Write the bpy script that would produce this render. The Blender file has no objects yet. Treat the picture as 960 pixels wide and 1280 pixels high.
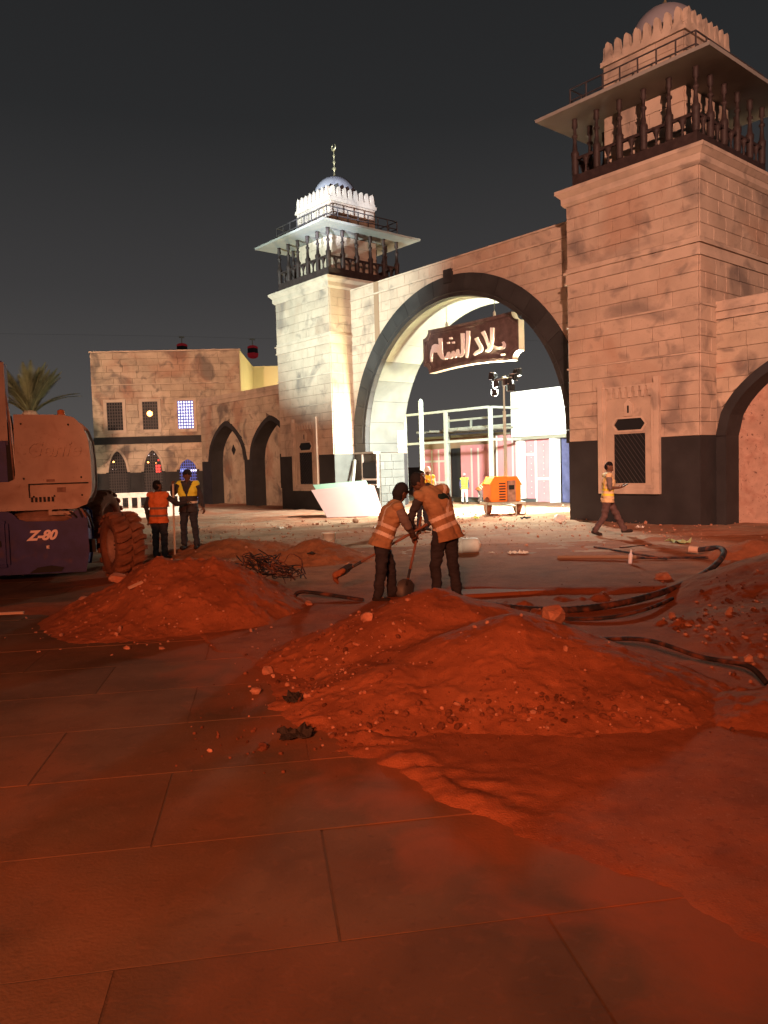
import bpy, bmesh, math, random
import numpy as np
from mathutils import Vector, Matrix, noise as mnoise
rnd = random.Random(7)
S = bpy.context.scene
COL = S.collection
R_ = math.radians
# ------------------------------------------------------------------ camera
cam = bpy.data.cameras.new('camera'); co = bpy.data.objects.new('camera', cam); COL.objects.link(co)
p, r = R_(3.4), R_(1.7)
U0 = Vector((0, math.sin(p), math.cos(p))); FW = Vector((0, math.cos(p), -math.sin(p))); RX = Vector((1, 0, 0))
RR = math.cos(r)*RX - math.sin(r)*U0; UU = math.sin(r)*RX + math.cos(r)*U0
co.matrix_world = Matrix(((RR.x, UU.x, -FW.x, 0), (RR.y, UU.y, -FW.y, 0), (RR.z, UU.z, -FW.z, 1.75), (0, 0, 0, 1)))
cam.sensor_fit = 'VERTICAL'; cam.sensor_height = 24; cam.lens = 24*961/1280
cam.clip_start = .1; cam.clip_end = 3000
S.camera = co
# ------------------------------------------------------------------ world: night sky with city glow near the horizon
W = bpy.data.worlds.new('World'); S.world = W; W.use_nodes = True
nt = W.node_tree; bg = nt.nodes['Background']
tc = nt.nodes.new('ShaderNodeTexCoord'); sx = nt.nodes.new('ShaderNodeSeparateXYZ'); rp = nt.nodes.new('ShaderNodeValToRGB')
nt.links.new(tc.outputs['Generated'], sx.inputs[0]); nt.links.new(sx.outputs['Z'], rp.inputs[0]); nt.links.new(rp.outputs[0], bg.inputs[0])
e = rp.color_ramp.elements
e[0].position = 0.0; e[0].color = (.098, .088, .082, 1)
e[1].position = .62; e[1].color = (.0150, .0155, .0165, 1)
for ps, c in ((.10, (.072, .067, .065, 1)), (.22, (.045, .043, .0435, 1)), (.40, (.0225, .023, .024, 1))):
    k = e.new(ps); k.color = c
bg.inputs[1].default_value = 1.0
S.view_settings.view_transform = 'Standard'; S.view_settings.look = 'None'; S.view_settings.exposure = 0.0; S.view_settings.gamma = 1.0
S.render.engine = 'CYCLES'
S.cycles.max_bounces = 5; S.cycles.diffuse_bounces = 3; S.cycles.glossy_bounces = 2
S.cycles.sample_clamp_indirect = 4.0
# facade frame: t runs along the gatehouse front (away to the left), s runs back behind it
FD = Vector((-.6440, .7650, 0)).normalized(); SD = Vector((FD.y, -FD.x, 0)); C0 = Vector((8.06, 19.56, 0))
ANG = math.atan2(-FD.y, -FD.x)
def WF(t, s, z=0): return C0 + FD*t + SD*s + Vector((0, 0, z))
# ------------------------------------------------------------------ site floodlights, plus an added fill for the crown
def lamp(kind, name, loc, energy, col, target=None, size=60, blend=.3, radius=.1):
    l = bpy.data.lights.new(name, kind); o = bpy.data.objects.new(name, l); COL.objects.link(o)
    o.location = loc; l.energy = energy; l.color = col; l.shadow_soft_size = radius
    if kind == 'SPOT': l.spot_size = R_(size); l.spot_blend = blend
    if target is not None: o.rotation_euler = (Vector(target)-Vector(loc)).to_track_quat('-Z', 'Y').to_euler()
    return o
lamp('SPOT', 'red_work_lamp', (-1.8, -5.0, 4.4), 8600, (1, .25, .095), (.2, 13.4, 0.3), 60, 1.0, .6)
lamp('SPOT', 'warm_flood_lamp', (1.5, -9, 11.2), 42000, (1, .50, .35), WF(.2, 0, 6.9), 45, .7, .3)
lamp('SPOT', 'yard_flood_lamp', (-3.5, -3, 9.5), 6000, (1, .74, .48), (.5, 21.5, 0), 30, .8, .3)
lamp('SPOT', 'amber_flood_lamp', (-9, 6, 9.0), 46000, (1, .56, .36), (-15.5, 42, 3.6), 45, .9, .3)
lamp('SPOT', 'white_flood_lamp', (-13, 19.5, 2.6), 28000, (.74, .93, .86), WF(16.0, 0, 9.6), 42, .75, .15)
lamp('SPOT', 'crown_fill_lamp', (-6.5, 9.0, 3.0), 100000, (.72, .84, 1), WF(17.5, 1.9, 13.6), 9.5, .5, .15)  # unseen lamp added to brighten the far tower's crown
# ------------------------------------------------------------------ materials
M = {}
def mat(name, col, rough=.8, var=.0, vscale=3.0, bump=.0, bscale=40, metal=0, emit=None, estr=1.0, stain=None, rand=0.0, alpha=None):
    m = bpy.data.materials.new(name); m.use_nodes = True; n = m.node_tree.nodes; L = m.node_tree.links
    b = n['Principled BSDF']; b.inputs['Roughness'].default_value = rough; b.inputs['Metallic'].default_value = metal
    b.inputs['Specular IOR Level'].default_value = .3 if rough < .8 else .08
    c4 = (*col, 1); b.inputs['Base Color'].default_value = c4
    geo = n.new('ShaderNodeNewGeometry'); src = None
    def noise(scale, detail=6, dist=0.0):
        t = n.new('ShaderNodeTexNoise'); t.inputs['Scale'].default_value = scale; t.inputs['Detail'].default_value = detail
        t.inputs['Distortion'].default_value = dist
        L.new(geo.outputs['Position'], t.inputs['Vector']); return t
    def mix(fac, a, bb, mode='MIX'):
        x = n.new('ShaderNodeMixRGB'); x.blend_type = mode
        if isinstance(fac, (int, float)): x.inputs[0].default_value = fac
        else: L.new(fac, x.inputs[0])
        for i, v in ((1, a), (2, bb)):
            if isinstance(v, tuple): x.inputs[i].default_value = v
            else: L.new(v, x.inputs[i])
        return x.outputs[0]
    def ramp(o, a, bb):
        q = n.new('ShaderNodeMapRange'); q.inputs[1].default_value = a; q.inputs[2].default_value = bb; q.clamp = True
        L.new(o, q.inputs[0]); return q.outputs[0]
    cur = c4
    if var:
        t = noise(vscale); f = ramp(t.outputs[0], .3, .7)
        lo = tuple(x*(1-var) for x in col)+(1,); hi = tuple(min(1, x*(1+var)) for x in col)+(1,)
        cur = mix(f, lo, hi)
    if rand:
        oi = n.new('ShaderNodeObjectInfo'); q = n.new('ShaderNodeMapRange'); q.inputs[3].default_value = 1-rand; q.inputs[4].default_value = 1+rand
        L.new(oi.outputs['Random'], q.inputs[0]); hv = n.new('ShaderNodeHueSaturation'); L.new(q.outputs[0], hv.inputs['Value'])
        if isinstance(cur, tuple): hv.inputs['Color'].default_value = cur
        else: L.new(cur, hv.inputs['Color'])
        cur = hv.outputs[0]
    for st in (stain or []):      # (colour, noise scale, lo, hi, strength)
        t = noise(st[1], 7, .6); f = ramp(t.outputs[0], st[2], st[3])
        mm = n.new('ShaderNodeMath'); mm.operation = 'MULTIPLY'; L.new(f, mm.inputs[0]); mm.inputs[1].default_value = st[4]
        cur = mix(mm.outputs[0], cur, (*st[0], 1))
    if name in ('paver', 'grout'):      # wind blown soil lies on the slabs next to the soil edge
        dp = n.new('ShaderNodeVectorMath'); dp.operation = 'DOT_PRODUCT'; L.new(geo.outputs['Position'], dp.inputs[0]); dp.inputs[1].default_value = (.852, .522, 0)
        tn = noise(2.4, 8, .8); ad = n.new('ShaderNodeMath'); ad.operation = 'MULTIPLY_ADD'; L.new(tn.outputs[0], ad.inputs[0]); ad.inputs[1].default_value = 1.5; L.new(dp.outputs['Value'], ad.inputs[2])
        f = ramp(ad.outputs[0], 2.5, 3.15); mm = n.new('ShaderNodeMath'); mm.operation = 'MULTIPLY'; L.new(f, mm.inputs[0]); mm.inputs[1].default_value = .85
        cur = mix(mm.outputs[0], cur, (.27, .095, .043, 1))
    if not isinstance(cur, tuple): L.new(cur, b.inputs['Base Color'])
    if bump:
        t = noise(bscale, 8); bp = n.new('ShaderNodeBump'); bp.inputs['Strength'].default_value = bump; bp.inputs['Distance'].default_value = .02
        L.new(t.outputs[0], bp.inputs['Height']); L.new(bp.outputs[0], b.inputs['Normal'])
    if emit: b.inputs['Emission Color'].default_value = (*emit, 1); b.inputs['Emission Strength'].default_value = estr
    M[name] = m; return m
GR = (.13, .115, .11)
mat('stone', (.50, .40, .31), .85, .13, 1.4, .5, 26, rand=.055, stain=[(GR, .62, .54, .68, .66), ((.40, .24, .16), .5, .55, .7, .5), (GR, 1.9, .57, .74, .55), ((.2, .15, .12), 14, .6, .8, .35)])
mat('stone_worn', (.50, .41, .31), .85, .2, 1.2, .5, 26, rand=.07, stain=[(GR, .9, .54, .66, .75), ((.36, .18, .12), .6, .5, .65, .6), (GR, 2.2, .56, .72, .7), ((.2, .14, .11), 9, .58, .8, .4)])
mat('joint', (.17, .13, .10), .95)
mat('trim', (.52, .42, .33), .8, .15, 2, .3, 30, stain=[(GR, 1.3, .56, .72, .6)])
mat('black_paint', (.030, .029, .030), .75, .25, 1.5, .25, 60)
mat('arch_black', (.035, .034, .034), .6, .3, 1.2, .15, 40, rand=.12)
mat('grey_and_lit_black', (.085, .09, .084), .85, .15, 2, .3, 40, rand=.12)  # paler copy of the black paint as floodlit; also plain grey concrete
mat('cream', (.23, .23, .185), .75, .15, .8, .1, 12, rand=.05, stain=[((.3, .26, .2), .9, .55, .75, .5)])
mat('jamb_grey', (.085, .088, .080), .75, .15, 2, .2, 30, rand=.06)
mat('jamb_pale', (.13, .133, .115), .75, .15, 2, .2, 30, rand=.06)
mat('white_board', (.75, .75, .72), .6, .06, 2)
mat('wood_dark', (.040, .026, .024), .6, .3, 6, .2, 30)
mat('wood_sign', (.115, .080, .078), .5, .3, 5, .2, 30)
mat('sign_edge_lit', (.45, .33, .24), .5, .1, 5)  # lamp light on the border's outer sides, painted as paler wood
mat('letter', (.80, .74, .77), .6)
mat('canopy', (.27, .26, .235), .7, .12, 1.2, .1, 20)
mat('dome', (.27, .255, .28), .5, .1, 2)
mat('brass', (.75, .62, .35), .3, metal=.8)
mat('rail_metal', (.06, .05, .05), .5)
mat('soil', (.285, .098, .045), .95, .22, 2.2, .5, 110, stain=[((.38, .18, .11), 45, .60, .68, .4), ((.17, .058, .03), 28, .58, .66, .5), ((.19, .062, .033), 5.0, .50, .72, .6), ((.36, .145, .075), 1.1, .55, .75, .5)])
mat('ground', (.34, .21, .14), .95, .3, .9, 1.0, 16, stain=[((.36, .135, .075), .35, .42, .6, .8), ((.45, .36, .27), 2.5, .56, .72, .5), ((.14, .08, .06), 7, .58, .72, .5)])
mat('paver', (.118, .074, .046), .85, .3, 1.3, .2, 60, rand=.10, stain=[((.19, .085, .042), .8, .46, .70, .7), ((.085, .055, .038), 3, .54, .74, .6), ((.21, .11, .065), 14, .56, .8, .4), ((.07, .045, .03), 22, .6, .75, .4)])
mat('grout', (.105, .066, .043), .95, .2, 10, .3, 60, stain=[((.09, .075, .06), 1.6, .42, .56, .9)])
mat('rock', (.42, .22, .15), .9, .25, 9, .6, 40, stain=[((.36, .13, .07), 12, .45, .65, .7)])
mat('asphalt_bit', (.035, .03, .028), .9, .3, 20, .8, 60)
mat('pipe', (.028, .026, .03), .8, .3, 14, .3, 30, stain=[((.25, .09, .05), 5, .46, .66, .7)])
mat('pink_board', (.62, .27, .30), .8, .07, 1)
mat('pink_light', (.34, .215, .20), .8, .06, 1)
mat('green_board', (.18, .28, .21), .8, .06, 1)
mat('tape', (.62, .60, .56), .8)
mat('steel_pale', (.40, .44, .39), .5, .1, 3)
mat('brown_shade', (.30, .20, .13), .8)
mat('door_blue', (.07, .075, .16), .6, .3, 3)
mat('dark', (.02, .02, .022), .7)
mat('glass_dark', (.02, .021, .022), .25)
mat('white_plastic', (.72, .70, .64), .6, .1, 6, stain=[((.4, .2, .12), 5, .55, .75, .5)])
mat('lamp_glow', (.9, .9, .9), .5, emit=(.92, 1, .95), estr=40)
mat('window_blue', (.3, .4, .8), .5, emit=(.25, .42, 1.0), estr=1.0)
mat('window_white', (.8, .8, .9), .5, emit=(.8, .85, 1.0), estr=1.6)
mat('window_amber', (.8, .4, .1), .5, emit=(1, .38, .10), estr=9)
mat('window_red', (.8, .1, .1), .5, emit=(1, .05, .04), estr=1.6)
mat('room_dark', (.05, .04, .035), .9)
mat('orange_plastic', (.85, .24, .03), .5, .1, 3)
mat('yellow_hiviz', (.75, .62, .05), .7, .1, 8)
mat('orange_hiviz', (.62, .13, .03), .7, .12, 10)
mat('orange_dusty', (.34, .19, .10), .85, .15, 10)
mat('cream_vest', (.62, .45, .25), .8, .12, 10)
mat('lime_hiviz', (.55, .85, .08), .7)
mat('reflect', (.66, .52, .42), .5, .1, 20)
mat('reflect_dark', (.20, .10, .07), .7, .1, 20)
mat('skin', (.13, .062, .038), .6)
mat('skin_light', (.20, .10, .065), .6)
mat('hair', (.012, .010, .010), .8)
mat('cap_dark', (.022, .020, .022), .8)
mat('shirt_dark', (.05, .042, .045), .9, .2, 8)
mat('shirt_grey', (.16, .12, .11), .9, .2, 8)
mat('trousers', (.035, .034, .042), .9, .2, 9)
mat('trousers_brown', (.10, .062, .058), .9, .2, 9)
mat('boot', (.03, .022, .02), .8)
mat('emblem', (.015, .03, .028), .8)
mat('machine_grey', (.46, .35, .28), .6, .12, 3, .05, 60, stain=[((.24, .12, .08), 2.2, .52, .75, .55), ((.2, .13, .1), 18, .62, .72, .4)])
mat('machine_blue', (.030, .034, .15), .5, .25, 5, .1, 40, stain=[((.16, .07, .045), 3, .55, .75, .4)])
mat('decal', (.95, .80, .75), .4)
mat('rubber', (.20, .085, .05), .9, .25, 8, .4, 60)
mat('rim', (.28, .17, .13), .7, .3, 8)
mat('beacon', (.6, .22, .08), .4)
mat('palm_leaf', (.05, .052, .022), .7, .35, 5, rand=.2)
mat('palm_trunk', (.14, .09, .06), .9, .3, 6, .8, 20)
mat('gondola_red', (.45, .02, .03), .4, emit=(.5, .02, .03), estr=.12)
mat('pale_yellow', (.58, .50, .32), .8, .04, 1)
mat('shovel_metal', (.035, .035, .04), .45)
mat('handle_wood', (.24, .10, .06), .7, .2, 12)
mat('pole_pale', (.55, .38, .28), .6)
mat('bottle', (.7, .72, .8), .15)
mat('green_scrap', (.32, .40, .20), .8)
# ------------------------------------------------------------------ mesh builder
def link(o, parent=None):
    COL.objects.link(o)
    if parent is not None: o.parent = parent
    return o
class MB:
    def __init__(s, xf=None): s.v = []; s.f = []; s.m = []; s.xf = xf
    def add(s, vs, fs, mi=0):
        b = len(s.v); s.v += [tuple(v) for v in vs]
        for f in fs: s.f.append(tuple(b+i for i in f)); s.m.append(mi)
        return s
    def box(s, x0, x1, y0, y1, z0, z1, mi=0):
        return s.add([(x0,y0,z0),(x1,y0,z0),(x1,y1,z0),(x0,y1,z0),(x0,y0,z1),(x1,y0,z1),(x1,y1,z1),(x0,y1,z1)],
                     [(0,3,2,1),(4,5,6,7),(0,1,5,4),(1,2,6,5),(2,3,7,6),(3,0,4,7)], mi)
    def prism(s, poly, a, b, axis='y', mi=0):   # poly (p,q) extruded along axis from a to b
        n = len(poly)
        def P(p, q, d): return {'y': (p, d, q), 'x': (d, p, q), 'z': (p, q, d)}[axis]
        vs = [P(x, y, a) for x, y in poly]+[P(x, y, b) for x, y in poly]
        return s.add(vs, [tuple(range(n)), tuple(range(2*n-1, n-1, -1))]+[(i, (i+1) % n, n+(i+1) % n, n+i) for i in range(n)], mi)
    def lathe(s, prof, c=(0,0,0), n=12, mi=0):   # prof [(r,z)]
        vs = []; fs = []
        for rr, z in prof:
            for i in range(n):
                a = 2*math.pi*i/n; vs.append((c[0]+rr*math.cos(a), c[1]+rr*math.sin(a), c[2]+z))
        for k in range(len(prof)-1):
            for i in range(n): j = (i+1) % n; fs.append((k*n+i, k*n+j, (k+1)*n+j, (k+1)*n+i))
        fs.append(tuple(range(n-1, -1, -1))); fs.append(tuple((len(prof)-1)*n+i for i in range(n)))
        return s.add(vs, fs, mi)
    def tube(s, pts, rad, n=8, mi=0):
        pts = [Vector(q) for q in pts]; rs = rad if isinstance(rad, (list, tuple)) else [rad]*len(pts)
        vs = []; fs = []; pn = None
        for i, q in enumerate(pts):
            d = (pts[min(i+1, len(pts)-1)]-pts[max(i-1, 0)]).normalized()
            a = pn if pn is not None else (Vector((0,0,1)) if abs(d.z) < .9 else Vector((1,0,0)))
            u = (a-d*a.dot(d)).normalized(); pn = u; w = d.cross(u)
            for k in range(n):
                an = 2*math.pi*k/n; vs.append(q+(u*math.cos(an)+w*math.sin(an))*rs[i])
        for i in range(len(pts)-1):
            for k in range(n): j = (k+1) % n; fs.append((i*n+k, i*n+j, (i+1)*n+j, (i+1)*n+k))
        fs.append(tuple(range(n-1, -1, -1))); fs.append(tuple((len(pts)-1)*n+k for k in range(n)))
        return s.add(vs, fs, mi)
    def mesh(s, name, mats, smooth=False, bevel=0):
        vs = [s.xf(v) for v in s.v] if s.xf else s.v
        me = bpy.data.meshes.new(name); me.from_pydata(vs, [], s.f)
        for i, pl in enumerate(me.polygons): pl.material_index = s.m[i]; pl.use_smooth = smooth
        bm = bmesh.new(); bm.from_mesh(me)
        if bevel: bmesh.ops.bevel(bm, geom=[e for e in bm.edges if e.is_manifold and e.calc_face_angle(0) > .5], offset=bevel, segments=2, affect='EDGES', clamp_overlap=True)
        bmesh.ops.recalc_face_normals(bm, faces=bm.faces); bm.to_mesh(me); bm.free()
        for m in (mats if isinstance(mats, (list, tuple)) else [mats]): me.materials.append(M[m])
        return me
    def build(s, name, mats, parent=None, smooth=False, bevel=0, loc=None, rot=None):
        o = bpy.data.objects.new(name, s.mesh(name, mats, smooth, bevel)); link(o, parent)
        if loc is not None: o.location = loc
        if rot is not None: o.rotation_euler = rot
        return o
def tag(o, label=None, cat=None, group=None, kind=None):
    if label: o['label'] = label
    if cat: o['category'] = cat
    if group: o['group'] = group
    if kind: o['kind'] = kind
    return o
def empty(name, loc, rz=0, label=None, cat=None, group=None):
    o = bpy.data.objects.new(name, None); link(o); o.location = loc; o.rotation_euler = (0, 0, rz); o.empty_display_size = .1
    return tag(o, label, cat, group)
def inst(name, me, parent, loc, rot=(0,0,0), scale=None):
    o = bpy.data.objects.new(name, me); link(o, parent); o.location = loc; o.rotation_euler = rot
    if scale: o.scale = scale
    return o
def copy_tree(o, parent=None):
    c = o.copy(); COL.objects.link(c); c.parent = parent
    for ch in list(o.children): copy_tree(ch, c)
    return c
def T(t0=0, s0=0):   # (t,s,z) of the facade -> local of a root standing at (t0,s0)
    return lambda v: (t0-v[0], v[1]-s0, v[2])
# ------------------------------------------------------------------ value noise for terrain
def hash2(ix, iy, seed):
    n = (ix.astype(np.int64)*374761393+iy.astype(np.int64)*668265263+seed*974711) & 0x7fffffff
    n = ((n ^ (n >> 13))*1274126177) & 0x7fffffff
    return ((n ^ (n >> 16)) & 0xffff)/65535.0
def vnoise(x, y, seed=0):
    ix = np.floor(x); iy = np.floor(y); fx = x-ix; fy = y-iy; fx = fx*fx*(3-2*fx); fy = fy*fy*(3-2*fy)
    a = hash2(ix, iy, seed); b = hash2(ix+1, iy, seed); c = hash2(ix, iy+1, seed); d = hash2(ix+1, iy+1, seed)
    return (a*(1-fx)+b*fx)*(1-fy)+(c*(1-fx)+d*fx)*fy
def fbm(x, y, sc, oct=5, seed=0, gain=.5):
    s = np.zeros_like(x); a = 1; tot = 0
    for k in range(oct): s += a*(vnoise(x*sc, y*sc, seed+k)-.5); tot += a; a *= gain; sc *= 2.03
    return s/tot*2
def sst(x, a, b):
    t = np.clip((x-a)/(b-a), 0, 1); return t*t*(3-2*t)
def grid_mesh(name, X, Y, Z, mats, parent=None, keep=None, mi=None):
    ny, nx = X.shape; v = np.stack([X, Y, Z], -1).reshape(-1, 3)
    i = np.arange((ny-1)*(nx-1)); rr = i//(nx-1); cc = i % (nx-1); a = rr*nx+cc
    f = np.stack([a, a+1, a+nx+1, a+nx], -1)
    if keep is not None: f = f[keep[:-1, :-1].reshape(-1)]
    me = bpy.data.meshes.new(name); me.from_pydata(v.tolist(), [], f.tolist())
    me.polygons.foreach_set('use_smooth', [True]*len(me.polygons))
    for m in (mats if isinstance(mats, (list, tuple)) else [mats]): me.materials.append(M[m])
    o = bpy.data.objects.new(name, me); link(o, parent); return o

# ================================================================== GROUND
def drop(x, y):      # ground falls half a metre behind the gate
    s = (x-C0.x)*SD.x+(y-C0.y)*SD.y; return -.45*sst(s, 4, 12)
xs = np.concatenate([np.linspace(-400, -32, 12), np.linspace(-30, 30, 400), np.linspace(32, 400, 12)])
ys = np.concatenate([np.linspace(-30, 6, 6), np.linspace(6.3, 70, 520), np.linspace(74, 900, 14)])
X, Y = np.meshgrid(xs, ys)
nearm = sst(Y, 13.6, 14.6)
Zg = drop(X, Y) + nearm*(fbm(X, Y, .5, 4, 3)*.05+fbm(X, Y, 2.6, 3, 9)*.035) - .13*(1-nearm)
g = grid_mesh('ground', X, Y, Zg, 'ground'); tag(g, kind='structure')

# --- lobes: (cx, cy, H, rx, ry, rotation)
def lobes(X, Y, L, soft=.10):
    h = np.full_like(X, -.6)
    for cx, cy, H, rx, ry, a in L:
        ca, sa = math.cos(a), math.sin(a); u = ((X-cx)*ca+(Y-cy)*sa)/rx; v = (-(X-cx)*sa+(Y-cy)*ca)/ry
        d = np.sqrt(u*u+v*v+soft*soft)-soft*.6
        hh = H*(1-d)
        m = np.maximum(h, hh); h = m+.03*np.exp(-np.abs(h-hh)/.04)*(m > -.2)
    return h
def line_right(x, y):      # signed distance to the right of the dirt edge over the pavement
    P = [(-1.6, 7.2), (-1.1, 6.0), (-.78, 5.2), (-.45, 4.72), (.05, 4.05), (.46, 3.48), (.95, 2.82), (1.08, 2.3), (1.12, 1.4)]
    best = np.full_like(x, 1e9); sg = np.zeros_like(x)
    for (ax, ay), (bx, by) in zip(P[:-1], P[1:]):
        dx, dy = bx-ax, by-ay; L2 = dx*dx+dy*dy; t = np.clip(((x-ax)*dx+(y-ay)*dy)/L2, 0, 1)
        px = ax+t*dx; py = ay+t*dy; d = np.hypot(x-px, y-py); c = (x-ax)*(-dy)+(y-ay)*dx
        up = d < best; best = np.where(up, d, best); sg = np.where(up, np.sign(c), sg)
    return best*sg
def trench(X, Y):
    return sst(X, .3, 1.0)*sst(Y+fbm(X, Y, .8, 3, 30)*.3, 6.6, 7.1)*(1-sst(Y+.10*X+fbm(X, Y, 1.5, 3, 31)*.25, 10.4, 10.8))
def soil_h(X, Y):
    d = line_right(X, Y)+fbm(X, Y, 1.6, 4, 21)*.16+fbm(X, Y, 9, 2, 24)*.02
    ap = sst(d, -.05, .30)
    h = -.05+ap*.061
    ridge = np.exp(-((d-.26)/.24)**2)*sst(Y, 3.3, 4.1)*(1-sst(Y, 5.6, 6.6))
    h += ridge*(.008+.06*np.abs(fbm(X+Y*.5, Y*2.0, 2.6, 5, 40)))
    h += np.exp(-(d/.16)**2)*fbm(X, Y, 13, 3, 47)*.016-(1-sst(Y, 2.4, 3.4))*.010
    h += ap*fbm(X, Y, 1.1, 4, 50)*.010+ap*fbm(X, Y, 11, 3, 51)*.006*(1+2*ridge)
    # thin film between the two heaps and around the left heap
    film = np.exp(-(((X+2.6)/1.5)**2+((Y-8.1)/1.0)**2))*.055+np.exp(-(((X+4.0)/1.5)**2+((Y-10.3)/.7)**2))*.065
    film += np.exp(-(((X+.6)/1.3)**2+((Y-9.4)/1.0)**2))*.10+np.exp(-(((X+6.5)/2.5)**2+((Y-10.0)/.4)**2))*.06
    h = np.maximum(h, -.05+film+fbm(X, Y, 2.2, 4, 60)*.022)
    # dug strip behind the heap
    t = trench(X, Y)
    h = h*(1-t)+t*(-.17+fbm(X, Y, 1.6, 5, 70)*.26+np.abs(fbm(X, Y, 4, 4, 71))*.12)
    # rough strip right of the far pavement
    q = sst(X+fbm(X, Y, .9, 3, 80)*.5, 5.2, 6.0)*sst(Y, 9, 10)
    h = np.maximum(h, q*.05+(q-1)*.2+fbm(X, Y, 1.4, 4, 81)*.04*q)
    e_ = sst(Y+fbm(X, Y, .7, 3, 85)*.6+.12*np.abs(X), 14.2, 14.9)
    h = np.maximum(h, -.05+e_*.05+fbm(X, Y, 3.0, 4, 86)*.035*e_)
    return h
ky = [1.3]
while ky[-1] < 16.5: ky.append(ky[-1]+max(.016, .0052*ky[-1]))
ys = np.array(ky); uu = np.linspace(-1.0, 1.0, 520)
Yg = np.repeat(ys[:, None], 520, 1); Xg = uu[None, :]*(1.4+.62*Yg)
Zs = soil_h(Xg, Yg)
keep = Zs > -.2
if True:
    hidden = (Zs < -.035) & (trench(Xg, Yg) < .01)
    k2 = ~hidden
    kk = k2.copy(); kk[:-1] |= k2[1:]; kk[:, :-1] |= k2[:, 1:]; kk[:-1, :-1] |= k2[1:, 1:]; kk[1:] |= k2[:-1]; kk[:, 1:] |= k2[:, :-1]
    so = grid_mesh('soil', Xg, Yg, Zs, 'soil', keep=kk); tag(so, kind='structure')
def soil_at(x, y):
    a = np.array([float(x)]); b = np.array([float(y)]); z = float(soil_h(a, b)[0])
    return z
MOUNDS = {}
def mound(key, label, L, box, n, seed, rough=1.0, group='heaps of red soil', cap=None):
    x0, x1, y0, y1 = box; cx, cy = (x0+x1)/2, (y0+y1)/2
    def hf(X, Y):
        w = fbm(X, Y, 1.3, 3, seed+5)*.16
        h = lobes(X+w, Y+fbm(X, Y, 1.5, 3, seed+6)*.14, L)
        up = sst(h, -.05, .15)
        h = h+up*(fbm(X, Y, 1.7, 4, seed)*.07*rough+fbm(X, Y, 7, 4, seed+1)*.022*rough)-np.abs(fbm(X, Y, 3.3, 3, seed+2))*.04*rough*up
        h += sst(h, -.08, .02)*(1-sst(h, .08, .3))*np.maximum(0, fbm(X, Y, 12, 3, seed+3))*.05*rough
        h += up*np.maximum(0, fbm(X, Y, 15, 2, seed+7)-.2)*.045*(.35+.65*sst(-X+fbm(X, Y, 1.1, 2, seed+8)*1.2, -.4, .8))
        if cap: h = np.minimum(h, cap+.04*fbm(X, Y, 1.2, 3, seed+9)+(h-cap)*.25)
        return h
    xs = np.linspace(x0, x1, n); ys = np.linspace(y0, y1, int(n*(y1-y0)/(x1-x0)))
    X, Y = np.meshgrid(xs, ys); Z = hf(X, Y); kp = Z > -.14
    kk = kp.copy(); kk[:-1] |= kp[1:]; kk[:, :-1] |= kp[:, 1:]
    o = grid_mesh('soil_mound', X-cx, Y-cy, Z, 'soil', keep=kk); o.location = (cx, cy, 0)
    tag(o, label, 'soil heap', group); MOUNDS[key] = hf; return o
mound('big', 'large stony red soil heap in the centre foreground, in front of the two digging workers',
      [(.45, 7.25, .60, 1.55, 1.30, .15), (1.0, 6.15, .56, 1.40, 1.30, -.1), (.0, 5.75, .24, .80, .85, 0), (1.75, 5.75, .27, .8, .8, 0)], (-1.9, 3.0, 4.2, 9.0), 400, 100, .42)
mound('left', 'broad smooth red soil heap beside the tyre of the boom lift',
      [(-2.78, 9.6, .72, 1.22, 1.25, 0), (-2.1, 9.55, .72, 1.08, 1.25, 0), (-2.44, 9.6, .72, 1.1, 1.25, 0), (-3.35, 9.55, .30, .7, .75, 0), (-2.9, 8.75, .10, .8, .7, 0)], (-5.2, -.4, 7.0, 11.4), 330, 140, .5)
mound('back', 'low red soil heap behind the shovel, left of the white bucket',
      [(-1.3, 14.6, .40, 1.15, .9, 0), (-2.0, 14.3, .25, .9, .7, 0)], (-3.6, .4, 13.2, 16.0), 170, 180, .8)
mound('far', 'flat dark red soil heap behind the man holding the pole',
      [(-3.3, 16.2, .36, 1.7, 1.0, 0)], (-5.6, -1.2, 14.8, 17.6), 150, 200, .8)
mound('right', 'wide red soil bank at the right edge beyond the black duct pipe',
      [(6.2, 9.7, .82, 2.35, 2.1, .2), (5.0, 7.9, .32, 1.9, 1.2, .2), (6.3, 13.2, .32, .9, .6, 0)], (2.2, 9.6, 6.0, 14.2), 300, 220, .35)
mound('corner', 'small orange soil heap at the right edge beside the big stony heap',
      [(2.95, 5.15, .20, .9, .55, -.2)], (1.9, 4.6, 4.3, 6.0), 150, 260, .7)
def surf(x, y):
    a = np.array([float(x)]); b = np.array([float(y)])
    z = max(0 if pav_ok(x, y) else -9, soil_at(x, y), -.13)
    for hf in MOUNDS.values():
        h = float(hf(a, b)[0])
        if h > z and h > -.05: z = h
    return z
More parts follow.
